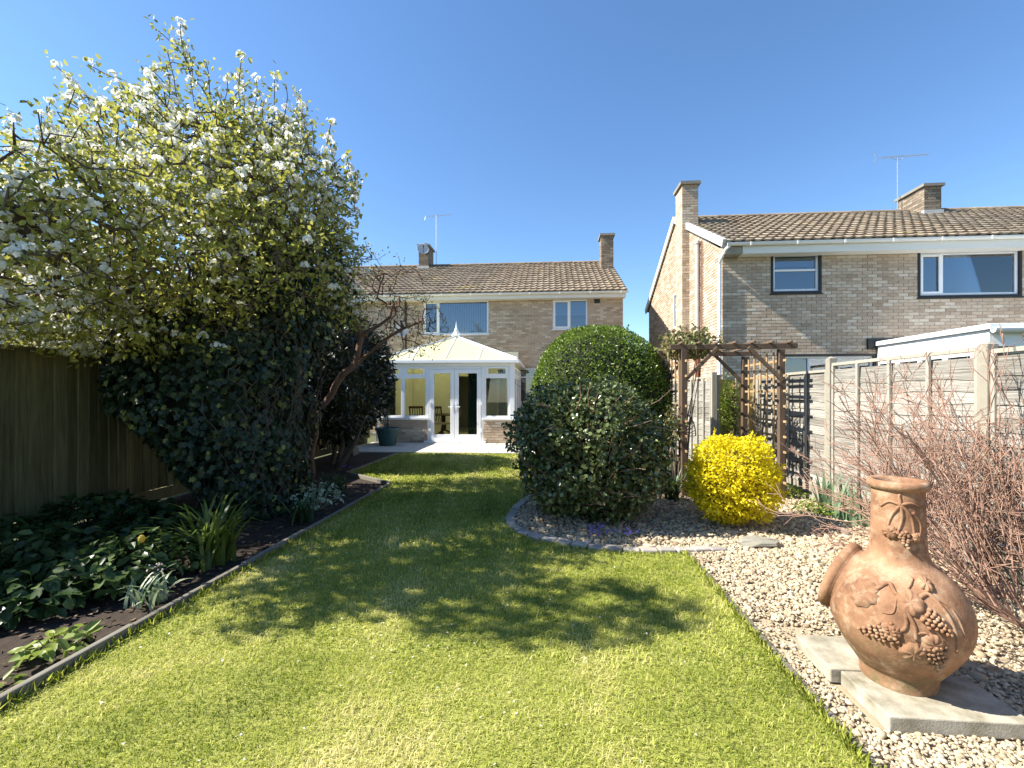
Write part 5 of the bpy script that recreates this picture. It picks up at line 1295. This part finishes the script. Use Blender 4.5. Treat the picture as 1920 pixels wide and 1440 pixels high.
# ------------------------------------------------------------------ bed plants
def leafy(name, label, c, R_, H, n, L, W, mat, seed, cat='plant', group=None, rb=None):
    """mound of broad leaves on stalks"""
    rg = np.random.default_rng(seed); t = thing(name, label, cat, (c[0], c[1], 0), group)
    a = rg.uniform(0, 6.28, n); r = R_ * np.sqrt(rg.random(n)); z = H * (1 - .55 * (r / R_) ** 2) * rg.uniform(.45, 1, n)
    p = np.stack([c[0] + r * np.cos(a), c[1] + r * np.sin(a), z], 1); d = np.stack([np.cos(a), np.sin(a), rg.normal(-.15, .3, n)], 1) + rg.normal(0, .45, (n, 3))
    N = np.stack([.35 * np.cos(a), .35 * np.sin(a), np.ones(n)], 1) + rg.normal(0, .3, (n, 3))
    link('leaves', leaf_mesh('leaves', p, d, N, L * rg.uniform(.6, 1.2, n), W * rg.uniform(.7, 1.2, n), rnd=np.clip(rg.normal(.5 if rb is None else rb, .25, n), 0, 1), curl=.2), mat, t)
    st = MB()
    for i in range(0, n, 4): st.tube([(c[0] + .25 * (p[i][0] - c[0]), c[1] + .25 * (p[i][1] - c[1]), 0), tuple(p[i])], .0025, 3, False)
    link('stalks', st.mesh('stalks'), mat, t); return t
def strappy(name, label, c, H, n, w, mat, seed, spread=.6, arch=.7, cat='plant', group=None, rb=.5):
    """clump of arching strap leaves, each a bent ribbon"""
    rg = np.random.default_rng(seed); t = thing(name, label, cat, (c[0], c[1], 0), group); V, F, Rr = [], [], []; m = 7
    for i in range(n):
        a = rg.uniform(0, 6.28); h = H * rg.uniform(.6, 1.15); out = spread * h * rg.uniform(.25, 1.0); ar = arch * rg.uniform(.3, 1.1); s = np.array([-math.sin(a), math.cos(a), 0]); b = np.array([c[0] + .06 * rg.normal(), c[1] + .06 * rg.normal(), 0]); o = len(V)
        for k in range(m):
            u = k / (m - 1); q = b + np.array([math.cos(a), math.sin(a), 0]) * out * u ** 1.5 + np.array([0, 0, h * (u - ar * .62 * u ** 3)]); ww = w * (1 - .85 * u ** 2.5) * rg.uniform(.92, 1.08)
            V += [q - s * ww + np.array([0, 0, .1 * ww]), q + s * ww + np.array([0, 0, .1 * ww])]
        F += [(o + 2 * k, o + 2 * k + 1, o + 2 * k + 3, o + 2 * k + 2) for k in range(m - 1)]; Rr += [float(np.clip(rg.normal(rb, .22), 0, 1))] * (m - 1)
    link('leaves', np_mesh('leaves', np.array(V), np.array(F), Rr), mat, t); return t
strappy('strap_leaf_plant', 'arching strap-leaved clump with sunlit blades at the bed edge', (-2.78, 3.55), .66, 95, .017, M_STRAP, 101, .75, .8)
leafy('broadleaf_plant', 'broad-leaved clump with sunlit leaves left of the strap-leaved clump', (-3.1, 3.15), .40, .38, 420, .09, .032, M_BED, 102, rb=.65)
GB = 'shaded broad-leaved ground plants under the fence'
gl_ = [(-3.8, 3.2, .50, .36, 'broad dark leafy clump between the board fence and the sunlit strap-leaved clump'), (-4.55, 3.4, .5, .40, 'broad dark leafy clump hard against the board fence near the photo edge'), (-4.3, 2.8, .42, .30, 'lowest broad dark leafy clump at the left photo edge'),
       (-3.35, 2.75, .34, .24, 'small broad dark leafy clump behind the pale primrose'), (-4.6, 4.3, .5, .40, 'broad dark leafy clump at the foot of the ivy, against the fence'), (-3.9, 4.2, .42, .34, 'broad dark leafy clump in front of the ivy base')]
for i, (x, yy, r, h, lb) in enumerate(gl_): leafy('ground_plant', lb, (x, yy), r, h, int(1000 * r), .095, .034, M_BED, 110 + i, group=GB, rb=.35)
strappy('grassy_plant', 'dark grassy clump behind the primrose', (-3.6, 2.45), .34, 55, .008, M_BED, 121, 1.0, .9, group='dark grassy clumps in the left bed')
strappy('grassy_plant', 'dark grassy clump between strap-leaved clump and white-edged shrub', (-2.72, 4.85), .36, 60, .009, M_BED, 122, 1.0, .9, group='dark grassy clumps in the left bed')
strappy('grassy_plant', 'dark grassy clump below the laurel beside the bed corner', (-3.1, 6.5), .34, 60, .009, M_BED, 123, 1.0, .9, group='dark grassy clumps in the left bed')
strappy('grassy_plant', 'dark grassy clump at the left photo edge in front of leafy clumps', (-4.1, 2.2), .36, 50, .009, M_BED, 124, 1.1, .9, group='dark grassy clumps in the left bed')
leafy('variegated_shrub', 'low white-edged shrub at the foot of the ivy beside the lawn', (-2.85, 5.35), .34, .38, 240, .055, .018, M_PALEL, 131, rb=.6)
leafy('low_shrub', 'low dark shrub with pale tips at the bed corner under the fruit tree', (-3.1, 5.95), .38, .34, 260, .05, .012, M_BED, 132, rb=.4)
leafy('primrose', 'small pale green primrose rosette beside the near edging', (-2.68, 2.28), .14, .11, 60, .085, .022, M_PRIM, 141)
leafy('seedling_plant', 'tiny pale seedlings in the near corner of the left bed', (-2.62, 1.93), .10, .06, 24, .05, .018, M_PRIM, 142, rb=.3)
fp = strappy('flowering_plant', 'pink-flowered plant with narrow pale leaves beside the edging', (-2.66, 2.86), .26, 34, .010, M_PALEL, 143, .9, .8, rb=.3)
fb = MB(); rr = random.Random(5)
for k in range(12): q = Vector((-2.62 + rr.uniform(-.04, .04), 2.86 + rr.uniform(-.04, .04), .24 + rr.uniform(-.02, .03))); fb.ball(q, .006, n=5, m=4, r=rr.random())
link('flower_head', fb.mesh('flower_head'), M_PINK, fp, kind='stuff')
yt = thing('yellow_tulip', 'single faded yellow bloom among the dark bed leaves', 'flower', (-2.95, 3.1, 0)); link('stem', MB().tube([(-2.95, 3.1, 0), (-2.93, 3.08, .34)], .004, 4).mesh('stem'), M_BED, yt); link('bloom', MB().ball((-2.93, 3.08, .36), .022, .022, .03, 8, 5, .9).mesh('bloom'), M_YELSHRUB, yt)
# violets
def violets(label, c, n, seed, rx=.25, ry=.12):
    t = thing('violet_clump', label, 'flower', (c[0], c[1], 0), 'violet flower clumps'); rr = random.Random(seed); b = MB(); st = MB()
    for k in range(n):
        q = Vector((c[0] + rr.uniform(-rx, rx), c[1] + rr.uniform(-ry, ry), rr.uniform(.05, .12)))
        for a in range(5): t_ = a * 1.256; d = Vector((math.cos(t_), -.3, math.sin(t_))) * .014; s = Vector((-math.sin(t_), 0, math.cos(t_))) * .006; b.add([q, q + d * .6 + s, q + d, q + d * .6 - s], [(0, 1, 2, 3)], rr.random())
        st.tube([(q.x, q.y + .01, 0), q], .0018, 3, False)
    link('bloom', b.mesh('bloom'), M_VIOLET, t); link('stem', st.mesh('stem'), M_BED, t)
violets('violet flowers in the shade at the front of the curved bed', (.62, 4.5), 30, 1); violets('violet flowers beside the laurel at the far end of the left bed', (-3.75, 8.1), 12, 2, .15)
# iris and low green plants along the right fence
for i, (px, py, h, lb) in enumerate(((1545, 962, .50, 'tallest blue-green iris fan beside the fence post'), (1585, 975, .46, 'middle blue-green iris fan between the fence post and the chiminea'), (1612, 985, .40, 'blue-green iris fan nearest the chiminea neck'))):
    g = GP(px, py); strappy('iris_plant', lb, (min(g.x, 3.3), g.y), h, 16, .022, M_IRIS, 150 + i, .45, .12, group='iris fans by the right fence')
for i, (px, py, r, lb) in enumerate(((1490, 930, .28, 'low bright green plant under the arch post'), (1530, 965, .22, 'low bright green plant in front of the tallest iris'), (1450, 925, .22, 'low green plant behind the golden shrub'))):
    g = GP(px, py); leafy('low_plant', lb, (min(g.x, 3.25), g.y), r, .18, 260, .035, .013, M_BOX, 160 + i, group='low green plants by the right fence', rb=.7)
strappy('grassy_plant', 'dark grassy clump at the foot of the arch behind the golden shrub', (1.62, 6.25), .55, 60, .008, M_BED, 171, .9, .8)
# climbers
def climber(label, c, rad, n, L, W, mat, seed, base, amp=.25):
    t = thing('climber', label, 'climber', base); rg = np.random.default_rng(seed); d = rand_dirs(n, rg); p = np.array(c) + d * (rg.random(n) ** .45 * lump(d, seed, amp, 3))[:, None] * np.array(rad)
    link('foliage', leaf_mesh('foliage', p, d + rg.normal(0, .8, (n, 3)) + [0, 0, -.3], rg.normal(0, .6, (n, 3)) + [0, 0, .5], L * rg.uniform(.6, 1.2, n), W * rg.uniform(.7, 1.2, n), rnd=rg.random(n), curl=.2), mat, t)
    sb = MB(); rr = random.Random(seed)
    for k in range(6):
        e = Vector(c) + Vector((rr.uniform(-.8, .8) * rad[0], rr.uniform(-.8, .8) * rad[1], rr.uniform(-.5, .8) * rad[2])); b = Vector(base)
        sb.tube([b, b.lerp(e, .4) + Vector((rr.uniform(-.06, .06), rr.uniform(-.06, .06), .1)), b.lerp(e, .8) + Vector((rr.uniform(-.05, .05), 0, .05)), e], [.012, .01, .006, .003], 5, False)
    link('stem', sb.mesh('stem'), M_BARK, t)
climber('leafy climber with olive leaves sprawling over the top of the arch', (2.02, 6.9, 2.13), (.42, .45, .20), 1100, .07, .022, M_CLIMB, 181, (1.86, 6.5, 0))
climber('dark evergreen climber on the left side of the arch', (1.72, 7.3, 1.45), (.17, .35, .55), 1500, .05, .016, M_LAUREL, 182, (1.8, 7.3, 0), .1)
climber('light green climber against the yellow fence panel', (3.02, 7.95, 1.15), (.17, .10, .62), 1300, .035, .010, M_BOX, 183, (3.0, 7.95, 0), .1)
climber('olive-leaved spray hanging beside the left arch post', (1.72, 6.55, 1.0), (.15, .15, .35), 350, .05, .016, M_CLIMB, 184, (1.75, 6.5, 0))
# fan-shaped iron ornament behind the arch
fo = thing('iron_ornament', 'fan-shaped dark iron ornament behind the arch against the grey panel', 'ornament', (2.55, 8.9, 0)); b = MB(); g = Vector((2.55, 8.9, .62))
for k in range(13): a = math.pi * k / 12; b.tube([g, g + Vector((.20 * math.cos(a), 0, .42 * math.sin(a)))], .009, 5)
b.tube([g + Vector((.20 * math.cos(math.pi * k / 24), 0, .42 * math.sin(math.pi * k / 24))) for k in range(25)], .012, 6); link('fan', b.mesh('fan'), M_IRON, fo); link('stake', MB().tube([(2.55, 8.9, 0), (2.55, 8.9, .64)], .012, 6).mesh('stake'), M_IRON, fo)

# ------------------------------------------------------------------ pot and stone ornament by the patio
pp = thing('plant_pot', 'teal plastic plant pot holding a bare twisted climber on the patio', 'plant pot', (-4.36, 12.1, .03)); c = (-4.36, 12.1, .032)
link('pot', MB().lathe([(.001, .0), (.20, .0), (.22, .02), (.295, .40), (.33, .41), (.34, .47), (.325, .48), (.30, .465), (.285, .43), (.001, .43)], c, 36).mesh('pot', False), M_POT, pp)
link('soil', MB().lathe([(.001, .435), (.28, .435)], c, 24).mesh('soil'), M_SOIL, pp)
tws2 = MB(); rr = random.Random(4)
for k in range(5):
    q = Vector((c[0] + rr.uniform(-.06, .06), c[1], .46)); pts = [q.copy()]
    for i in range(9): q = q + Vector((rr.uniform(-.05, .04), rr.uniform(-.03, .03), rr.uniform(.09, .16))); pts.append(q.copy())
    tws2.tube(pts, [.012 - .001 * i for i in range(10)], 6, False)
link('stem', tws2.mesh('stem'), M_BARK, pp)
rgq = np.random.default_rng(9); n = 90; P = np.stack([rgq.normal(-4.42, .12, n), rgq.normal(12.1, .08, n), rgq.uniform(.7, 1.7, n)], 1); link('leaves', leaf_mesh('leaves', P, rand_dirs(n, rgq), rand_dirs(n, rgq), .05, .016, rnd=rgq.random(n)), M_APPLE, pp)
so = thing('stone_ornament', 'dark tapered stone ornament at the corner of the bed near the patio', 'ornament', (-4.62, 10.3, 0)); b = MB()
for (w0, w1, z0, z1) in ((.17, .15, 0, .16), (.14, .08, .161, .50)):
    b.add([(-4.62 + i * w, 10.3 + j * w, z) for (w, z) in ((w0, z0), (w1, z1)) for i, j in ((-1, -1), (1, -1), (1, 1), (-1, 1))], [(0, 3, 2, 1), (4, 5, 6, 7), (0, 1, 5, 4), (1, 2, 6, 5), (2, 3, 7, 6), (3, 0, 4, 7)])
bevel(link('body', b.mesh('body'), M_STONE, so), .01)

# ------------------------------------------------------------------ slabs and chiminea
def slab(label, x0, x1, y0, y1):
    o = link('stone_slab', MB().box((x0, y0, .0), (x1, y1, .07)).mesh('stone_slab'), M_SLAB); bevel(o, .006); tag(o, label, 'slab', 'slabs under the chiminea'); return o
slab('nearer grey granite slab under the chiminea', 1.40, 1.96, 2.015, 2.335); slab('farther grey granite slab under the chiminea', 1.36, 1.92, 2.345, 2.665)
CH = Vector((1.635, 2.30, .071))
def terracotta():
    m, n, l, b = new_mat('terracotta'); geo = n.new('ShaderNodeNewGeometry')
    def nz(s, d=6):
        q = n.new('ShaderNodeTexNoise'); q.inputs['Scale'].default_value = s; q.inputs['Detail'].default_value = d; q.inputs['Roughness'].default_value = .65; l.new(geo.outputs['Position'], q.inputs['Vector']); return q
    a = nz(6, 12); r1 = ramp(n, [(.12, .062, .036), (.24, .126, .070), (.335, .187, .108), (.45, .295, .19)], [.30, .46, .60, .78]); l.new(a.outputs['Fac'], r1.inputs[0])
    sx = n.new('ShaderNodeSeparateXYZ'); l.new(geo.outputs['Position'], sx.inputs[0])
    g = n.new('ShaderNodeMapRange'); g.inputs[1].default_value = .38; g.inputs[2].default_value = .10; l.new(sx.outputs['Z'], g.inputs[0])
    c_ = nz(11, 8); mu = n.new('ShaderNodeMath'); mu.operation = 'MULTIPLY'; l.new(g.outputs[0], mu.inputs[0]); r3 = ramp(n, [(0, 0, 0), (1, 1, 1)], [.42, .62]); l.new(c_.outputs['Fac'], r3.inputs[0]); l.new(r3.outputs[0], mu.inputs[1])
    mx = n.new('ShaderNodeMix'); mx.data_type = 'RGBA'; l.new(mu.outputs[0], mx.inputs[0]); l.new(r1.outputs[0], mx.inputs[6]); mx.inputs[7].default_value = (.15, .115, .055, 1)
    d = nz(13, 12); r4 = ramp(n, [(0, 0, 0), (.7, .7, .7)], [.50, .70]); l.new(d.outputs['Fac'], r4.inputs[0])
    m2 = n.new('ShaderNodeMix'); m2.data_type = 'RGBA'; l.new(r4.outputs[0], m2.inputs[0]); l.new(mx.outputs[2], m2.inputs[6]); m2.inputs[7].default_value = (.50, .37, .25, 1)
    l.new(m2.outputs[2], b.inputs['Base Color']); b.inputs['Roughness'].default_value = .85; b.inputs['Specular IOR Level'].default_value = .25
    bp = n.new('ShaderNodeBump'); bp.inputs['Strength'].default_value = .6; bp.inputs['Distance'].default_value = .005; e = nz(55, 8); l.new(e.outputs['Fac'], bp.inputs['Height']); l.new(bp.outputs[0], b.inputs['Normal'])
    return m
M_TERRA = terracotta(); M_SOOT = plain('soot', (.02, .018, .016), .95)
cm = thing('chiminea', 'weathered terracotta chiminea with grape vine relief standing on granite slabs', 'chiminea', tuple(CH))
prof = [(.145, 0), (.148, .035), (.150, .06), (.162, .075), (.195, .12), (.232, .18), (.258, .24), (.268, .30), (.266, .35), (.250, .41), (.222, .46), (.185, .505), (.150, .535), (.124, .56), (.112, .59), (.107, .63), (.103, .70), (.101, .78), (.100, .86), (.100, .895)]
def smooth_prof(p, k=3):
    zs = np.linspace(0, 1, (len(p) - 1) * k + 1); i = np.arange(len(p)) / (len(p) - 1); r = np.interp(zs, i, [q[0] for q in p]); z = np.interp(zs, i, [q[1] for q in p])
    for _ in range(2): r[1:-1] = (r[:-2] + 2 * r[1:-1] + r[2:]) / 4
    return list(zip(r, z))
sp = smooth_prof(prof); spr = np.array([q[0] for q in sp]); spz = np.array([q[1] for q in sp])
def rad_at(z): return float(np.interp(z, spz, spr))
def surf(az, z, off=0.0):
    r = rad_at(z); dr = (rad_at(z + .01) - rad_at(z - .01)) / .02; nr = Vector((math.cos(az), math.sin(az), -dr)).normalized()
    return CH + Vector((r * math.cos(az), r * math.sin(az), z)) + nr * off, nr
link('body', MB().lathe(sp, tuple(CH), 72).mesh('body', True), M_TERRA, cm)
rim = MB().lathe([(.098, .885), (.112, .892), (.119, .906), (.118, .921), (.110, .931), (.096, .930), (.086, .920), (.082, .89), (.082, .70)], tuple(CH), 56)
link('rim', rim.mesh('rim', True), M_TERRA, cm)
link('flue_lining', MB().lathe([(.079, .895), (.079, .60), (.001, .60)], tuple(CH), 32).mesh('flue_lining'), M_SOOT, cm)
AZC = math.atan2(-CH.y, -CH.x)                        # azimuth that faces the camera
AZM = AZC - R(104)                                    # the mouth looks to the left, slightly away
md = Vector((math.cos(AZM), math.sin(AZM), .34)).normalized(); mc = CH + Vector((0, 0, .33)); q = md.to_track_quat('Z', 'Y').to_matrix()
mo = MB().lathe([(.190, .12), (.172, .19), (.164, .218), (.174, .224), (.181, .243), (.175, .262), (.155, .268), (.140, .252), (.140, .12)], (0, 0, 0), 40); mo.v = [tuple(mc + q @ Vector(v)) for v in mo.v]
link('mouth', mo.mesh('mouth', True), M_TERRA, cm)
so_ = MB().lathe([(.1395, .252), (.1395, .18), (.001, .18)], (0, 0, 0), 32); so_.v = [tuple(mc + q @ Vector(v)) for v in so_.v]; link('firebox', so_.mesh('firebox'), M_SOOT, cm)
def img(x, yy):
    """relief position from a front view of the body: x -1..1 across, yy 0 (foot) .. 1 (neck)"""
    return AZC + math.asin(max(-.98, min(.98, x))), .06 + yy * .50
def vine(pts, r=.0105):
    P_ = []
    for i in range(len(pts) - 1):
        for k in range(6):
            t = k / 6; p0 = pts[max(i - 1, 0)]; p1, p2 = pts[i], pts[i + 1]; p3 = pts[min(i + 2, len(pts) - 1)]
            c_ = [.5 * ((2 * p1[j]) + (-p0[j] + p2[j]) * t + (2 * p0[j] - 5 * p1[j] + 4 * p2[j] - p3[j]) * t * t + (-p0[j] + 3 * p1[j] - 3 * p2[j] + p3[j]) * t ** 3) for j in (0, 1)]; P_.append(surf(c_[0], c_[1], .001)[0])
    P_.append(surf(*pts[-1], .001)[0]); n = len(P_)
    link('vine', MB().tube(P_, [r * (1 - .45 * i / n) for i in range(n)], 7).mesh('vine', True), M_TERRA, cm)
def vleaf(az, z, r, ang=0.0):
    n = 40; b = MB(); vs = []; R0 = rad_at(z)
    for ring, h in ((0, .012), (.45, .0165), (.86, .013), (1.0, -.002)):
        for k in range(n):
            t = 2 * math.pi * k / n; rr = r * ring * (.90 + .07 * math.cos(9 * t) + .06 * math.cos(3 * t)) * (1 if abs(((t + math.pi) % (2 * math.pi)) - math.pi) > .15 else .7); vein = .0045 * abs(math.sin(3.5 * t)) * (ring > 0)
            vs.append(surf(az + rr * math.cos(t + ang) / R0, z + rr * math.sin(t + ang), h - vein)[0])
    fs = [(j * n + k, j * n + (k + 1) % n, (j + 1) * n + (k + 1) % n, (j + 1) * n + k) for j in range(3) for k in range(n)]
    b.add(vs, fs); link('leaf', b.mesh('leaf', True), M_TERRA, cm)
def grapes(az, z, r, ang, seed):
    b = MB(); rr = random.Random(seed); R0 = rad_at(z)
    for row in range(7):
        u = row / 6; wd = r * .62 * math.sqrt(max(.06, 1 - (u * 1.0) ** 1.6)); m = max(1, int(wd * 2 / .0135))
        for k in range(m):
            s = (k - (m - 1) / 2 + .5 * (row % 2) * (m > 2)) * .0135; a = r * (-.6 + 1.7 * u); dx = a * math.cos(ang) - s * math.sin(ang); dz = a * math.sin(ang) + s * math.cos(ang)
            dx += rr.uniform(-.003, .003); dz += rr.uniform(-.003, .003) + (.0065 if row % 2 else 0) * 0; p, nr = surf(az + dx / R0, z + dz, .004 + .007 * (1 - (s / (wd + .001)) ** 2)); b.ball(p, .0083, n=8, m=5)
    link('grape_cluster', b.mesh('grape_cluster', True), M_TERRA, cm)
vine([img(-.34, .80), img(-.15, .87), img(.02, .80), img(.30, .93)]); vine([img(.02, .80), img(.10, .66), img(.08, .55), img(-.06, .52)]); vine([img(-.02, .77), img(-.06, .66), img(-.20, .64)], .005)
vine([img(.08, .72), img(.20, .60), img(.22, .48)]); vine([img(.21, .53), img(.34, .55), img(.42, .50)], .006); vine([img(.30, .80), img(.50, .83), img(.66, .66), img(.72, .40)]); vine([img(.52, .82), img(.72, .74), img(.80, .52)], .006)
vleaf(*img(-.50, .74), .068, .3); vleaf(*img(.17, .76), .056, 2.2); vleaf(*img(.20, .36), .054, 1.2); vleaf(*img(.50, .90), .03, 1)
grapes(*img(-.20, .48), .074, math.pi + .25, 1); grapes(*img(.45, .64), .060, -.7, 2); grapes(*img(.48, .36), .068, -1.25, 3); vleaf(*img(-.09, .50), .044, .5); vleaf(*img(.42, .47), .048, 2.0)
# neck relief
def nk(x, z): return (AZC + math.asin(x), z)
for pts in (((.1, .83), (-.3, .84), (-.6, .81)), ((.1, .83), (-.2, .78), (-.35, .72)), ((.1, .83), (.15, .77), (.0, .70)), ((.1, .83), (.45, .84), (.75, .82)), ((.1, .83), (.45, .78), (.55, .70)), ((.1, .83), (.05, .87), (.1, .875)), ((.5, .80), (.75, .75), (.7, .68))):
    vine([nk(*p) for p in pts], .008)
vleaf(*nk(-.25, .70), .034, 1); grapes(*nk(.2, .685), .040, -1.3, 7); vleaf(*nk(.62, .69), .026, 2)
